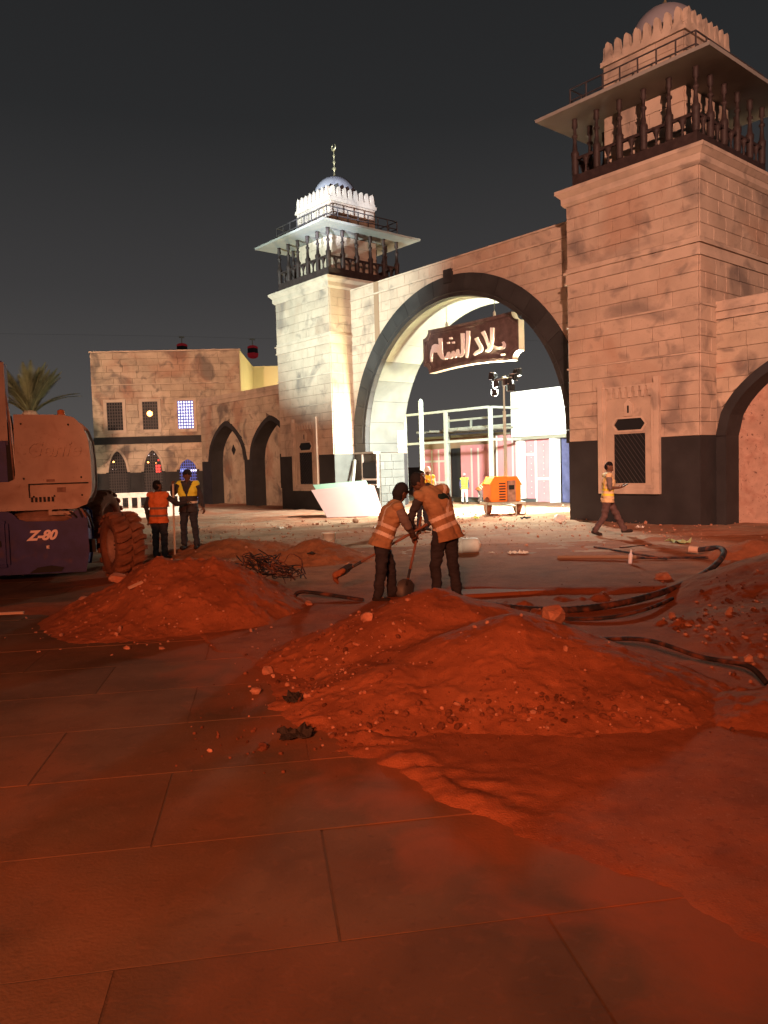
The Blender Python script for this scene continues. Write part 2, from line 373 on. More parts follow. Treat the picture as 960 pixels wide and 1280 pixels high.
# --- pavement of big slabs
def pav_ok(x, y):
    if y > 14.6+.25*math.sin(x*1.7): return False
    if x > .55 and 6.5 < y < 10.75-.1*x: return False
    if x > 5.6 and y > 9: return False
    if x > 2.2 and 2 < y < 7: return False
    return abs(x) < 1.6+.62*y
pv = empty('pavement', (0, 0, 0)); tag(pv, kind='structure')
pr = R_(9)
def slab_mesh(w, d):
    m = MB(); m.box(-w/2, w/2, -d/2, d/2, -.08, 0); return m.mesh('paving_slab', 'paver', bevel=.003)
slab_m = [slab_mesh(1.594, .894), slab_mesh(1.594, .894)]
gm = MB(); npv = 0
for j in range(-2, 22):
    for i in range(-12, 12):
        lx = (i+(.5 if j % 2 else 0)+.14)*1.6; ly = j*.9+.5
        x = lx*math.cos(pr)-ly*math.sin(pr); y = lx*math.sin(pr)+ly*math.cos(pr)
        if y < 1.2 or not pav_ok(x, y) or npv > 290: continue
        o = inst('paving_slab', slab_m[0], pv, (x, y, -.002+rnd.uniform(-.0015, .0015)), (rnd.uniform(-.0025, .0025), rnd.uniform(-.002, .002), pr)); npv += 1
        gm.add([(x+a*math.cos(pr)-b*math.sin(pr), y+a*math.sin(pr)+b*math.cos(pr), -.0055-.0001*(npv % 5)) for a, b in ((-.805, -.455), (.805, -.455), (.805, .455), (-.805, .455))], [(0, 1, 2, 3)])
go = gm.build('grout_bed', 'grout', pv)

# ================================================================== STONE BLOCKS
_bc = {}
def block_mesh(w, h, m='stone'):
    k = (round(w, 3), round(h, 3), m)
    if k not in _bc:
        c = .008; a, b = w/2, h/2
        vs = [(-a, 0, -b), (a, 0, -b), (a, 0, b), (-a, 0, b), (-a, -.028, -b), (a, -.028, -b), (a, -.028, b), (-a, -.028, b),
              (-a+c, -.036, -b+c), (a-c, -.036, -b+c), (a-c, -.036, b-c), (-a+c, -.036, b-c)]
        fs = [(8, 9, 10, 11)]+[(4+i, 4+(i+1) % 4, 8+(i+1) % 4, 8+i) for i in range(4)]+[(i, (i+1) % 4, 4+(i+1) % 4, 4+i) for i in range(4)]
        me = bpy.data.meshes.new('stone_block'); me.from_pydata(vs, [], fs); me.materials.append(M[m]); me.update(); _bc[k] = me
    return _bc[k]
def clip_half(poly, P, N):
    out = []
    for i in range(len(poly)):
        a, b = poly[i], poly[(i+1) % len(poly)]
        da = (a[0]-P[0])*N[0]+(a[1]-P[1])*N[1]; db = (b[0]-P[0])*N[0]+(b[1]-P[1])*N[1]
        if da >= 0: out.append(a)
        if da*db < 0: k = da/(da-db); out.append((a[0]+(b[0]-a[0])*k, a[1]+(b[1]-a[1])*k))
    return out
def poly_block(poly, m='stone'):   # poly in (x,z) local, about its centre
    n = len(poly); cx = sum(q[0] for q in poly)/n; cz = sum(q[1] for q in poly)/n
    q2 = [(cx+(x-cx)*.985, cz+(z-cz)*.985) for x, z in poly]
    vs = [(x, 0, z) for x, z in poly]+[(x, -.028, z) for x, z in poly]+[(x, -.036, z) for x, z in q2]
    fs = [tuple(range(2*n, 3*n))]+[(n+i, n+(i+1) % n, 2*n+(i+1) % n, 2*n+i) for i in range(n)]+[(i, (i+1) % n, n+(i+1) % n, n+i) for i in range(n)]
    me = bpy.data.meshes.new('stone_block'); me.from_pydata(vs, [], fs)
    bm = bmesh.new(); bm.from_mesh(me); bmesh.ops.recalc_face_normals(bm, faces=bm.faces); bm.to_mesh(me); bm.free()
    me.materials.append(M[m]); return me
def courses(parent, a0, a1, z0, z1, put, h=.37, gap=.009, seed=0, m='stone', widths=(.55, .7, .8, .95), skip=None, arch=None, name='stone_block'):
    """put(a_mid, z_mid)->(loc, rot); arch(a,z)->(inside?, nearest point, outward normal)"""
    q = random.Random(seed); nrow = max(1, round((z1-z0)/h)); hh = (z1-z0)/nrow; L = a1-a0
    for k in range(nrow):
        zb = z0+k*hh; a = 0; first = True
        while a < L-.02:
            w = q.choice(widths)*(.5 if first and k % 2 else 1); first = False
            if L-a-w < .3: w = L-a
            x0, x1 = a0+a, a0+a+w; a += w
            if skip and skip(x0, x1, zb, zb+hh): continue
            mx, mz = (x0+x1)/2, zb+hh/2
            if arch:
                cor = [(x0+gap/2, zb+gap/2), (x1-gap/2, zb+gap/2), (x1-gap/2, zb+hh-gap/2), (x0+gap/2, zb+hh-gap/2)]
                ins = [arch(*c)[0] for c in cor]+[arch(mx, mz)[0]]
                if all(ins): continue
                if any(ins):
                    poly = cor
                    for c_, i_ in zip(cor+[(mx, mz)], ins):
                        if i_:
                            _, P, N = arch(*c_); poly = clip_half(poly, P, N)
                            if len(poly) < 3: break
                    if len(poly) < 3: continue
                    ar = abs(sum(poly[i][0]*poly[(i+1) % len(poly)][1]-poly[(i+1) % len(poly)][0]*poly[i][1] for i in range(len(poly))))/2
                    if ar < .008: continue
                    loc, rot, sg = put(mx, mz)
                    inst(name, poly_block([(sg*(x-mx), z-mz) for x, z in poly], m), parent, loc, rot); continue
            loc, rot, sg = put(mx, mz)
            inst(name, block_mesh(w-gap, hh-gap, m), parent, loc, rot)

# ================================================================== TOWERS
TW = 3.95
def ogee(): return [(-.14, 0), (-.14, .07), (-.10, .14), (-.08, .37), (-.055, .46), (0, .50), (.055, .46), (.08, .37), (.10, .14), (.14, .07), (.14, 0)]
def make_tower():
    t = empty('gate_tower', WF(0, 0), ANG)
    # local: x in [-TW, 0], front at y=0, right side at x=0
    MB().box(-TW, 0, 0, TW, 0, 9.3).build('wall', 'joint', t)
    # black painted dado
    MB().box(-TW-.03, .03, -.03, TW+.03, -.2, 2.30).build('dado', 'black_paint', t)
    Z = [2.30, 4.40, 5.60, 6.80]
    def pf(a, z): return (a, -.001, z), (0, 0, 0), 1
    def ps(a, z): return (.001, a, z), (0, 0, math.pi/2), 1
    def skf(x0, x1, z0, z1): return x0 > -2.93 and x1 < -1.04 and z1 < 3.9
    for i, (z0, z1) in enumerate([(2.30, 4.38), (4.42, 5.58), (5.62, 6.80), (7.25, 9.0)]):
        courses(t, -TW, 0, z0, z1, pf, seed=10+i, skip=skf)
        courses(t, 0, TW, z0, z1, ps, seed=30+i)
    # thin ledges and string courses, cornice
    def ring(z0, z1, o, name, o2=None):
        o2 = o if o2 is None else o2
        m = MB(); a, b = o, o2
        vs = [(-TW-a, -a, z0), (a, -a, z0), (a, TW+a, z0), (-TW-a, TW+a, z0), (-TW-b, -b, z1), (b, -b, z1), (b, TW+b, z1), (-TW-b, TW+b, z1)]
        m.add(vs, [(0, 3, 2, 1), (4, 5, 6, 7), (0, 1, 5, 4), (1, 2, 6, 5), (2, 3, 7, 6), (3, 0, 4, 7)]); return m.build(name, 'trim', t)
    ring(4.38, 4.42, .05, 'ledge'); ring(5.58, 5.63, .055, 'ledge')
    ring(6.80, 6.86, .07, 'string_course'); ring(6.862, 7.10, .045, 'string_course'); ring(7.102, 7.16, .10, 'string_course'); ring(7.162, 7.25, .04, 'string_course')
    ring(9.0, 9.08, .05, 'cornice', .12); ring(9.082, 9.24, .12, 'cornice'); ring(9.242, 9.36, .13, 'cornice', .24); ring(9.362, 9.46, .25, 'cornice')
    # framed niche panel with window
    fr = MB(); x0, x1, z0, z1 = -2.92, -1.05, .80, 3.90
    for a in ((x0, x0+.15, z0, z1), (x1-.15, x1, z0, z1), (x0+.151, x1-.151, z0, z0+.15)): fr.box(a[0], a[1], -.14, -.02, a[2], a[3])
    for a in ((x0+.15, x0+.24, z0+.152, 3.75), (x1-.24, x1-.15, z0+.152, 3.75), (x0+.241, x1-.241, z0+.152, z0+.24)): fr.box(a[0], a[1], -.11, -.02, a[2], a[3])
    P = fr.build('niche_panel', 'trim', t)
    # panel face with openings: built round the window and hexagon
    wz0, wz1, wx0, wx1 = 1.09, 2.44, -2.44, -1.48
    f = MB(); y0, y1 = -.082, -.02
    X0, X1 = x0+.242, x1-.242
    f.box(X0, wx0, y0, y1, 1.042, 2.5); f.box(wx1, X1, y0, y1, 1.042, 2.5); f.box(wx0+.001, wx1-.001, y0, y1, 1.042, wz0); f.box(X0, X1, y0, y1, 2.501, 2.53)
    f.box(wx0+.001, wx1-.001, y0, y1, wz1, 2.5)
    f.box(X0, -2.46, y0, y1, 2.531, 2.86); f.box(-1.46, X1, y0, y1, 2.531, 2.86)
    for sg in (-1, 1):
        cx = -1.96
        f.prism([(cx+sg*.499, 2.531), (cx+sg*.499, 2.69), (cx+sg*.37, 2.531)], y0, y1); f.prism([(cx+sg*.499, 2.691), (cx+sg*.499, 2.86), (cx+sg*.37, 2.86)], y0, y1)
    f.box(X0, X1, y0, y1, 2.861, 3.74)
    f.build('panel_face', 'stone', P)
    hx = MB(); hx.prism([(-1.96-.5, 2.695), (-1.96-.37, 2.53), (-1.96+.37, 2.53), (-1.96+.5, 2.695), (-1.96+.37, 2.86), (-1.96-.37, 2.86)], -.055, -.045); hx.build('hexagon_pane', 'glass_dark', P)
    hf = MB(); a = [(-.54, 0), (-.39, -.2), (.39, -.2), (.54, 0), (.39, .2), (-.39, .2)]; b = [(-.48, 0), (-.36, -.155), (.36, -.155), (.48, 0), (.36, .155), (-.36, .155)]
    for i in range(6):
        j = (i+1) % 6; hf.prism([(-1.96+a[i][0], 2.695+a[i][1]), (-1.96+a[j][0], 2.695+a[j][1]), (-1.96+b[j][0], 2.695+b[j][1]), (-1.96+b[i][0], 2.695+b[i][1])], -.10, -.05)
    hf.build('hexagon_frame', 'trim', P)
    MB().box(wx0, wx1, -.055, -.045, wz0, wz1).build('window_pane', 'glass_dark', P)
    gr = MB()
    for k in range(-8, 12):       # diagonal lattice
        for sg in (1,):
            xa = wx0+k*.13; pts = []
            a_ = (xa, wz1); b_ = (xa+sg*1.35*.75, wz0)
            ta = max(0, (wx0-a_[0])/(b_[0]-a_[0])); tb = min(1, (wx1-a_[0])/(b_[0]-a_[0]))
            if tb > ta: gr.tube([(a_[0]+(b_[0]-a_[0])*q, -.062, a_[1]+(b_[1]-a_[1])*q) for q in (ta, tb)], .006, 4)
    gr.build('window_lattice', 'rail_metal', P)
    cb = MB()    # corbel frieze
    for k in range(7):
        cx = -2.55+k*.197
        cb.box(cx, cx+.09, -.12, -.083, 3.42, 3.66); cb.box(cx-.02, cx+.11, -.135, -.084, 3.58, 3.70)
    cb.box(-2.66, -1.26, -.12, -.083, 3.701, 3.74); cb.build('corbel_frieze', 'trim', P)
    nk = MB(); nk.prism([(-2.08, 2.92), (-1.84, 2.92), (-1.84, 3.25), (-1.96, 3.38), (-2.08, 3.25)], -.13, -.083); nk.build('arrow_slit_surround', 'trim', P)
    MB().box(-1.985, -1.935, -.135, -.128, 3.0, 3.2).build('arrow_slit', 'dark', P)
    # balcony
    o = .06
    B = MB().box(-TW+o+.1, -.06, .06, TW-o, 9.462, 9.86).build('balcony_floor', 'wood_dark', t)
    post = MB().lathe([(.085, 9.86), (.10, 9.9), (.10, 10.35), (.115, 10.42), (.115, 10.5), (.075, 10.55), (.055, 10.75), (.05, 10.9), (.085, 10.93), (.085, 10.98), (.045, 11.0), (.045, 11.16), (.085, 11.2), (.07, 11.38), (.085, 11.43)], n=8).mesh('post', 'wood_dark', True)
    bal = MB().lathe([(.06, 9.86), (.035, 9.95), (.03, 10.05), (.075, 10.2), (.12, 10.29)], n=8).mesh('baluster', 'wood_dark', True)
    a0, a1, b0, b1 = -TW+.22, -.12, .12, TW-.15
    rail = MB(); zz = (10.28, 10.36)
    rail.box(a0, a1, b0-.04, b0+.04, *zz); rail.box(a0, a1, b1-.04, b1+.04, *zz); rail.box(a0-.04, a0+.04, b0+.042, b1-.042, *zz); rail.box(a1-.04, a1+.04, b0+.042, b1-.042, *zz)
    rail.build('handrail', 'wood_dark', B)
    N = 6
    for k in range(N):
        f_ = k/(N-1); fa = a0+(a1-a0)*f_; fb = b0+(b1-b0)*f_
        inst('post', post, B, (fa, b0, 0)); inst('post', post, B, (fa, b1, 0))
        if 0 < k < N-1: inst('post', post, B, (a0, fb, 0)); inst('post', post, B, (a1, fb, 0))
        if k < N-1:
            ha = a0+(a1-a0)*(k+.5)/(N-1); hb = b0+(b1-b0)*(k+.5)/(N-1)
            for q in ((ha, b0), (ha, b1), (a0, hb), (a1, hb)): inst('baluster', bal, B, (*q, 0))
    # canopy
    c = MB(); v = .60; e_ = .14
    def rect(o, z): return [(-TW-o, -o, z), (o, -o, z), (o, TW+o, z), (-TW-o, TW+o, z)]
    vs = rect(v, 11.44)+rect(v+.02, 11.52)+rect(-.05, 11.72); fs = [(3, 2, 1, 0), (8, 9, 10, 11)]
    for k in (0, 4):
        for i in range(4): fs.append((k+i, k+(i+1) % 4, k+4+(i+1) % 4, k+4+i))
    c.add(vs, fs); C = c.build('canopy', 'canopy', t)
    rl = MB(); q = -.10; pts = rect(q, 0)
    for z in (11.98, 12.3):
        for i in range(4):
            a, b = Vector(pts[i]), Vector(pts[(i+1) % 4]); rl.tube([a+Vector((0, 0, z)), b+Vector((0, 0, z))], .022, 5)
    for i in range(4):
        a, b = Vector(pts[i]), Vector(pts[(i+1) % 4])
        for k in range(7): u = a+(b-a)*k/7; rl.tube([u+Vector((0, 0, 11.70)), u+Vector((0, 0, 12.3))], .024, 5)
    rl.build('guard_rail', 'rail_metal', C)
    # lantern room and its crown
    bi = .78
    Lr = MB().box(-TW+bi, -bi, bi, TW-bi, 9.862, 12.88).build('lantern_room', 'joint', t)
    for i, (z0, z1) in enumerate([(9.9, 11.42), (11.75, 12.82)]):
        courses(Lr, -TW+bi, -bi, z0, z1, lambda a, z: ((a, bi-.001, z), (0, 0, 0), 1), seed=50+i, widths=(.6, .8, .9))
        courses(Lr, bi, TW-bi, z0, z1, lambda a, z: ((-bi+.001, a, z), (0, 0, math.pi/2), 1), seed=60+i, widths=(.6, .8, .9))
        courses(Lr, bi, TW-bi, z0, z1, lambda a, z: ((-TW+bi-.001, a, z), (0, 0, -math.pi/2), -1), seed=65+i, h=.75, widths=(1.2,))
    k0 = MB(); k0.box(-TW+bi-.08, -bi+.08, bi-.08, TW-bi+.08, 12.83, 12.96); k0.build('crown_ledge', 'trim', Lr)
    mer = MB().prism(ogee(), -.07, .07).mesh('merlon', 'trim')
    n = 8; w = (TW-2*bi)/n
    for k in range(n):
        a = -TW+bi+w*(k+.5); b = bi+w*(k+.5)
        inst('merlon', mer, Lr, (a, bi, 12.96)); inst('merlon', mer, Lr, (a, TW-bi, 12.96))
        inst('merlon', mer, Lr, (-bi, b, 12.96), (0, 0, math.pi/2)); inst('merlon', mer, Lr, (-TW+bi, b, 12.96), (0, 0, math.pi/2))
    D = MB().lathe([(.98, 12.9), (.98, 13.3)]+[(.98*math.cos(a), 13.3+1.06*math.sin(a)) for a in [i*math.pi/2/12 for i in range(1, 12)]]+[(.01, 14.365)], c=(-TW/2, TW/2, 0), n=32).build('dome', 'dome', t, True)
    prof = [(.12, 14.30), (.06, 14.42), (.03, 14.56)]
    for zc, rr in ((14.70, .10), (14.98, .075), (15.26, .06)): prof += [(.025, zc-rr), (rr, zc), (.025, zc+rr)]
    prof += [(.02, 15.5)]
    fn = MB().lathe(prof, c=(-TW/2, TW/2, 0), n=12)
    pts = []
    for i in range(13):
        a = R_(-60)+R_(300)*i/12; pts.append((-TW/2+.13*math.sin(a+math.pi), TW/2, 15.75-.13*math.cos(a+math.pi)*-1*-1))
    pts = [(-TW/2+.13*math.sin(R_(25+310*i/14)), TW/2, 15.63+.13*math.cos(R_(25+310*i/14))) for i in range(15)]
    fn.tube(pts, [.008+.034*math.sin(math.pi*i/14) for i in range(15)], 6)
    fn.build('finial', 'brass', D, True)
    return t
T1 = make_tower()
T1['label'] = 'right gate tower, tall pinkish stone tower nearest the camera with dark wooden balcony'; T1['category'] = 'tower'; T1['group'] = 'domed towers of the gate'
T2 = copy_tree(T1); T2.location = WF(15.55, 0)
T2['label'] = 'left gate tower, farther one lit bluish white and yellow, with white dome and crescent'
# tower copies: grey sheet paints the lamplit tone of the far tower's black right flank
MB().box(.031, .05, -.028, 1.07, -.2, 2.298).build('flank_lit_tone', 'grey_and_lit_black', T2)

# ================================================================== MAIN ARCH WALL
AC, AZ, RO, RI = 9.8, 2.70, 5.72, 4.98
AS0, AS1 = 1.10, 3.10
aw = empty('arch_wall', WF(9.8, 1.1), ANG, 'high stone wall with a great round arch edged in black, between the two towers', 'gate arch')
X_ = T(9.8, 1.1)
def zin(t):
    d = abs(t-AC); return AZ+math.sqrt(max(0, RI*RI-d*d)) if d < RI else None
m = MB(X_); ts = [AC-RI+2*RI*(1-math.cos(math.pi*i/48))/2 for i in range(49)]
for a, b in zip(ts[:-1], ts[1:]): m.prism([(a, (zin(a) or AZ)+.06), (b, (zin(b) or AZ)+.06), (b, 8.95), (a, 8.95)], AS0, AS1)
m.box(3.95, AC-RI-.05, AS0, AS1, -.2, 8.95); m.box(AC+RI+.05, 15.55, AS0, AS1, -.2, 8.95)
m.build('wall', 'joint', aw)
def big_arch(t, z):
    t_ = AC*2-t if False else t
    if z < AZ:
        ins = abs(t-AC) < RO-.1; sg = 1 if t > AC else -1
        return ins, (AC+sg*(RO-.1), z), (sg, 0)
    d = math.hypot(t-AC, z-AZ); 
    if d < 1e-6: return True, (AC, AZ+RO), (0, 1)
    n = ((t-AC)/d, (z-AZ)/d); return d < RO-.1, (AC+n[0]*(RO-.1), AZ+n[1]*(RO-.1)), n
def pa(t, z): return (9.8-t, -.001, z), (0, 0, 0), -1
courses(aw, 3.97, 15.53, 2.32, 8.55, pa, seed=70, arch=big_arch)
MB(X_).box(3.97, 15.53, AS0-.07, AS0, 8.552, 8.61).build('coping_band', 'trim', aw)
courses(aw, 3.97, 15.53, 8.62, 8.97, pa, seed=71, h=.35)
MB(X_).box(3.95, 15.55, AS0-.05, AS1+.05, 8.972, 9.03).build('coping', 'trim', aw)
MB(X_).box(13.72, 14.0, AS0-.055, AS0-.02, 6.35, 9.03).build('painted_batten', 'brown_shade', aw)
# black voussoir ring
NV = 22
for k in range(NV):
    a0 = math.pi*k/NV+.0012; a1 = math.pi*(k+1)/NV-.0012
    m = MB(X_); n = 4; pin = [(AC+(RI-.02)*math.cos(a0+(a1-a0)*i/n), AZ+(RI-.02)*math.sin(a0+(a1-a0)*i/n)) for i in range(n+1)]
    pout = [(AC+RO*math.cos(a0+(a1-a0)*i/n), AZ+RO*math.sin(a0+(a1-a0)*i/n)) for i in range(n, -1, -1)]
    m.prism(pin+pout, AS0-.10-(.004 if k % 2 else 0), AS0+.12); m.build('voussoir', 'arch_black', aw)
for sg in (-1, 1): MB(X_).box(min(AC+sg*(RI-.02), AC+sg*RO), max(AC+sg*(RI-.02), AC+sg*RO), AS0-.098, AS0+.12, 2.30, AZ-.005).build('voussoir', 'arch_black', aw)
# thin bead around the ring
m = MB(X_); m.tube([(AC+(RI+.13)*math.cos(math.pi*i/60), AS0-.105, AZ+(RI+.13)*math.sin(math.pi*i/60)) for i in range(61)], .022, 6); m.build('arch_bead', 'arch_black', aw, True)
MB(X_).box(9.6, 9.98, AS0-.17, AS0+.05, AZ+RO-.25, AZ+RO+.22).build('keystone', 'black_paint', aw)
# intrados panels
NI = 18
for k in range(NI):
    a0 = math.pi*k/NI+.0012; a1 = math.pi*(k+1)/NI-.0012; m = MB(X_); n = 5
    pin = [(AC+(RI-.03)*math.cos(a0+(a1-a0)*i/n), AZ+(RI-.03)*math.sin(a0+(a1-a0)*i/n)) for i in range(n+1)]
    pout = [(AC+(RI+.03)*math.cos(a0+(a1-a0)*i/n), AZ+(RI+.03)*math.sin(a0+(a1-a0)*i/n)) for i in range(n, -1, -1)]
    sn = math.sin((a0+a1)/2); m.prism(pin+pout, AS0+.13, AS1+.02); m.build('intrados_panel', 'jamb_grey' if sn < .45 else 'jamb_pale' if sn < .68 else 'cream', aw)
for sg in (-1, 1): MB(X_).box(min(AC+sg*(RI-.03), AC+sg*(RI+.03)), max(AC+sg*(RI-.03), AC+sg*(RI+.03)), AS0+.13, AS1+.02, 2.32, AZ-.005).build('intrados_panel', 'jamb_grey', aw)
MB(X_).box(AC+RI-.06, AC+RI-.032, 2.75, AS1+.04, 2.32, 4.3).build('jamb_lit_strip', 'white_board', aw)  # white strip paints the floodlit back end of the jamb
# piers
for (a, b) in ((13.95, 15.55),):
    P = MB(X_).box(a, b, 1.06, 2.35, -.2, 2.28).build('pier', 'joint', aw)
    P2 = MB(X_).box(a-.001+(.9 if a > 9 else 0), b, 2.352, 3.1, -.2, 2.28).build('pier', 'grey_and_lit_black', aw)
    def pp(t, z): return (9.8-t, 1.059-1.1, z), (0, 0, 0), -1
    sk = (lambda x0, x1, z0, z1: x1 > 14.0 and x0 < 15.0 and z1 > 1.28 and z0 < 1.95 and a > 9) if a > 9 else None
    courses(P, a, b, 0.0, 2.26, pp, seed=90+int(a), m='grey_and_lit_black', h=.32, widths=(.45, .6, .7))  # pier blocks carry the floodlit tone of the black paint
    if a > 9: courses(P, 1.07, 2.35, 0.0, 2.26, lambda s_, z: ((9.8-13.949, s_-1.1, z), (0, 0, math.pi/2), 1), seed=97, m='grey_and_lit_black', h=.32, widths=(.45, .6, .7))
    MB(X_).box(a+.3, b+.02 if a < 9 else 15.53, .98, 1.35, 2.282, 2.36).build('ledge', 'canopy', aw)
MB(X_).box(14.07, 14.93, .95, 1.03, 1.30, 1.93).build('pier_window', 'dark', aw)
fr = MB(X_); fr.box(14.0, 15.0, .94, 1.02, 1.2, 1.27); fr.box(13.99, 14.06, .965, 1.03, .9, 2.26); fr.box(14.94, 15.0, .965, 1.03, 1.28, 2.26); fr.box(14.07, 14.93, .95, 1.03, 1.0, 1.04)
fr.build('pier_window_frame', 'white_board', aw)
MB(X_).box(14.07, 14.93, .97, 1.03, 1.05, 1.19).build('pier_window', 'dark', aw)

# ================================================================== ARCADE WINGS
def arch_z(x, a, rise): x = min(abs(x)/a, 1); return rise*(1-x**1.35)**.52
def wing(t0, t1, centres, label, seed, name='arcade_wall', lift=0, doors=True, ao=2.02, top=5.70):
    tm = (t0+t1)/2; w = empty(name, WF(tm, .85), ANG, label, 'wall', 'low arcade walls beside the gate'); X_ = T(tm, .85)
    ai = ao-.26; ro, ri = 2.04, 1.80; sp = 2.28
    m = MB(X_); cur = t0
    for c in sorted(centres):
        lo, hi = max(t0, c-ai), min(t1, c+ai)
        if lo-.03 > cur: m.box(cur, lo-.03, .85, 1.55, -.3, top)
        n = 24; ts = [lo+(hi-lo)*i/n for i in range(n+1)]
        for a, b in zip(ts[:-1], ts[1:]): m.prism([(a, sp+arch_z(a-c, ai, ri)+.06), (b, sp+arch_z(b-c, ai, ri)+.06), (b, top), (a, top)], .85, 1.55)
        cur = hi+.03
    if cur < t1: m.box(cur, t1, .85, 1.55, -.3, top)
    m.build('wall', 'black_paint' if False else 'joint', w)
    def af(t, z):
        c = min(centres, key=lambda q: abs(q-t))
        x = t-c; A = ao-.06; Rr = ro-.06
        if z < sp: ins = abs(x) < A; return ins, (c+math.copysign(A, x), z), (math.copysign(1, x), 0)
        best = None
        for i in range(41):
            q = -A+2*A*i/40; zz = sp+arch_z(q, A, Rr); d = (q-x)**2+(zz-z)**2
            if best is None or d < best[0]: best = (d, q, zz)
        ins = abs(x) < A and z < sp+arch_z(x, A, Rr); q = best[1]; e_ = .02
        dz = (arch_z(min(q+e_, A), A, Rr)-arch_z(max(q-e_, -A), A, Rr)); dx = min(q+e_, A)-max(q-e_, -A); L = math.hypot(dx, dz)
        return ins, (c+q, best[2]), (-dz/L, dx/L)
    def pw(t, z): return (tm-t, -.001, z), (0, 0, 0), -1
    courses(w, t0, t1, sp, 5.25, pw, seed=seed, arch=af, m='stone_worn')
    for k, (z0, z1, d) in enumerate(((5.26, 5.32, .07), (5.322, 5.46, .045), (5.462, 5.53, .09), (5.532, top, .05))): MB(X_).box(t0, t1, .85-d, .85, z0, z1).build('moulding', 'trim', w)
    # black dado split by the openings
    cur = t0
    segs = []
    for c in sorted(centres):
        if c-ai > cur: segs.append((cur, c-ai))
        cur = c+ai
    if cur < t1: segs.append((cur, t1))
    for a, b in segs: MB(X_).box(a, b, .80, 1.56, -.3, sp).build('dado', 'black_paint', w)
    for c in centres:
        n = 28; m = MB(X_)
        qs = [-1+2*i/n for i in range(n+1)]
        for a, b in zip(qs[:-1], qs[1:]):
            xa, xb = max(t0, min(t1, c+a*ao)), max(t0, min(t1, c+b*ao)); ya, yb = max(t0, min(t1, c+a*ai)), max(t0, min(t1, c+b*ai))
            if xb-xa < 1e-4 or yb-ya < 1e-4: continue
            m.prism([(xa, sp+arch_z(a*ao, ao, ro)), (xb, sp+arch_z(b*ao, ao, ro)), (yb, sp+arch_z(b*ai, ai, ri)), (ya, sp+arch_z(a*ai, ai, ri))], .76, 1.562)
        m.build('arch_surround', 'black_paint', w)
        # recessed board closing the arch
        m = MB(X_); pts = [(c-ai+.001, -.1)]+[(c+q*(ai-.001), sp+arch_z(q*ai, ai, ri)-.002) for q in qs]+[(c+ai-.001, -.1)]
        pts = [(max(t0, min(t1, x)), z) for x, z in pts]
        m.prism(pts, 1.50, 1.555); m.build('infill_board', 'stone_worn', w)
    return w, X_
wl, XL = wing(19.5, 28.75, [25.95, 21.63], 'low stone arcade wall with two black pointed arches, left of the far tower', 200)
MB(XL).prism([(26.25, 2.85), (26.46, 3.12), (26.67, 2.85), (26.46, 2.58)], 1.47, 1.499).build('diamond_window', 'dark', wl)
MB(XL).box(21.15, 21.85, 1.40, 1.499, .85, 2.5).build('shutter', 'dark', wl)
wr, XR = wing(-8.2, -.001, [-2.05, -6.2], 'low stone arcade wall with a black arch, right of the near tower', 300, top=5.72)
M['speckle'] = mat('speckle', (.50, .32, .24), .9, .2, 3, .4, 40, stain=[((.12, .06, .05), 14, .62, .68, .8), ((.30, .13, .09), 3, .5, .7, .6)])
for ch in wr.children:
    if ch.name.startswith('infill_board'): ch.data.materials.clear(); ch.data.materials.append(M['speckle'])

# ================================================================== HANGING SIGN
sg = empty('hanging_sign', WF(9.65, 1.6), ANG, 'brown carved board with white Arabic lettering hanging in the great arch', 'sign')
XS = T(9.65, 1.6)
def plaque(o=0.0):
    cx, w, z0, z1 = 9.43, 2.33-o, 5.22+o, 6.80-o; rr = .30; pts = []
    l, rgt = cx-w, cx+w
    def arc(px, pz, a0, a1, n=6): return [(px+rr*math.cos(R_(a0+(a1-a0)*i/n)), pz+rr*math.sin(R_(a0+(a1-a0)*i/n))) for i in range(n+1)]
    pts += arc(l, z0-.02, 90, 0)
    pts += [(l+rr+(2*w-2*rr)*i/10, z0-.02+.10*math.sin(math.pi*i/10)) for i in range(1, 10)]
    pts += arc(rgt, z0-.02, 180, 90)
    pts += arc(rgt, z1+.02, 270, 180)
    pts += [(rgt-rr-(2*w-2*rr)*i/10, z1+.02-.03*math.sin(math.pi*i/10)) for i in range(1, 10)]
    pts += arc(l, z1+.02, 0, -90)
    return pts
MB(XS).prism(plaque(.10), 1.60, 1.80).build('board', 'wood_sign', sg)
m = MB(XS); A, B = plaque(0), plaque(.11)
for i in range(len(A)):
    j = (i+1) % len(A); m.prism([A[i], A[j], B[j], B[i]], 1.55, 1.84); m.m[-6:] = [0, 0, 1, 0, 0, 0]
m.build('border', ['wood_sign', 'sign_edge_lit'], sg)
m = MB(XS); B2, A2 = plaque(.19), plaque(.13)
for i in range(len(A2)):
    j = (i+1) % len(A2); m.prism([A2[i], A2[j], B2[j], B2[i]], 1.575, 1.605)
m.build('inner_moulding', 'wood_sign', sg)
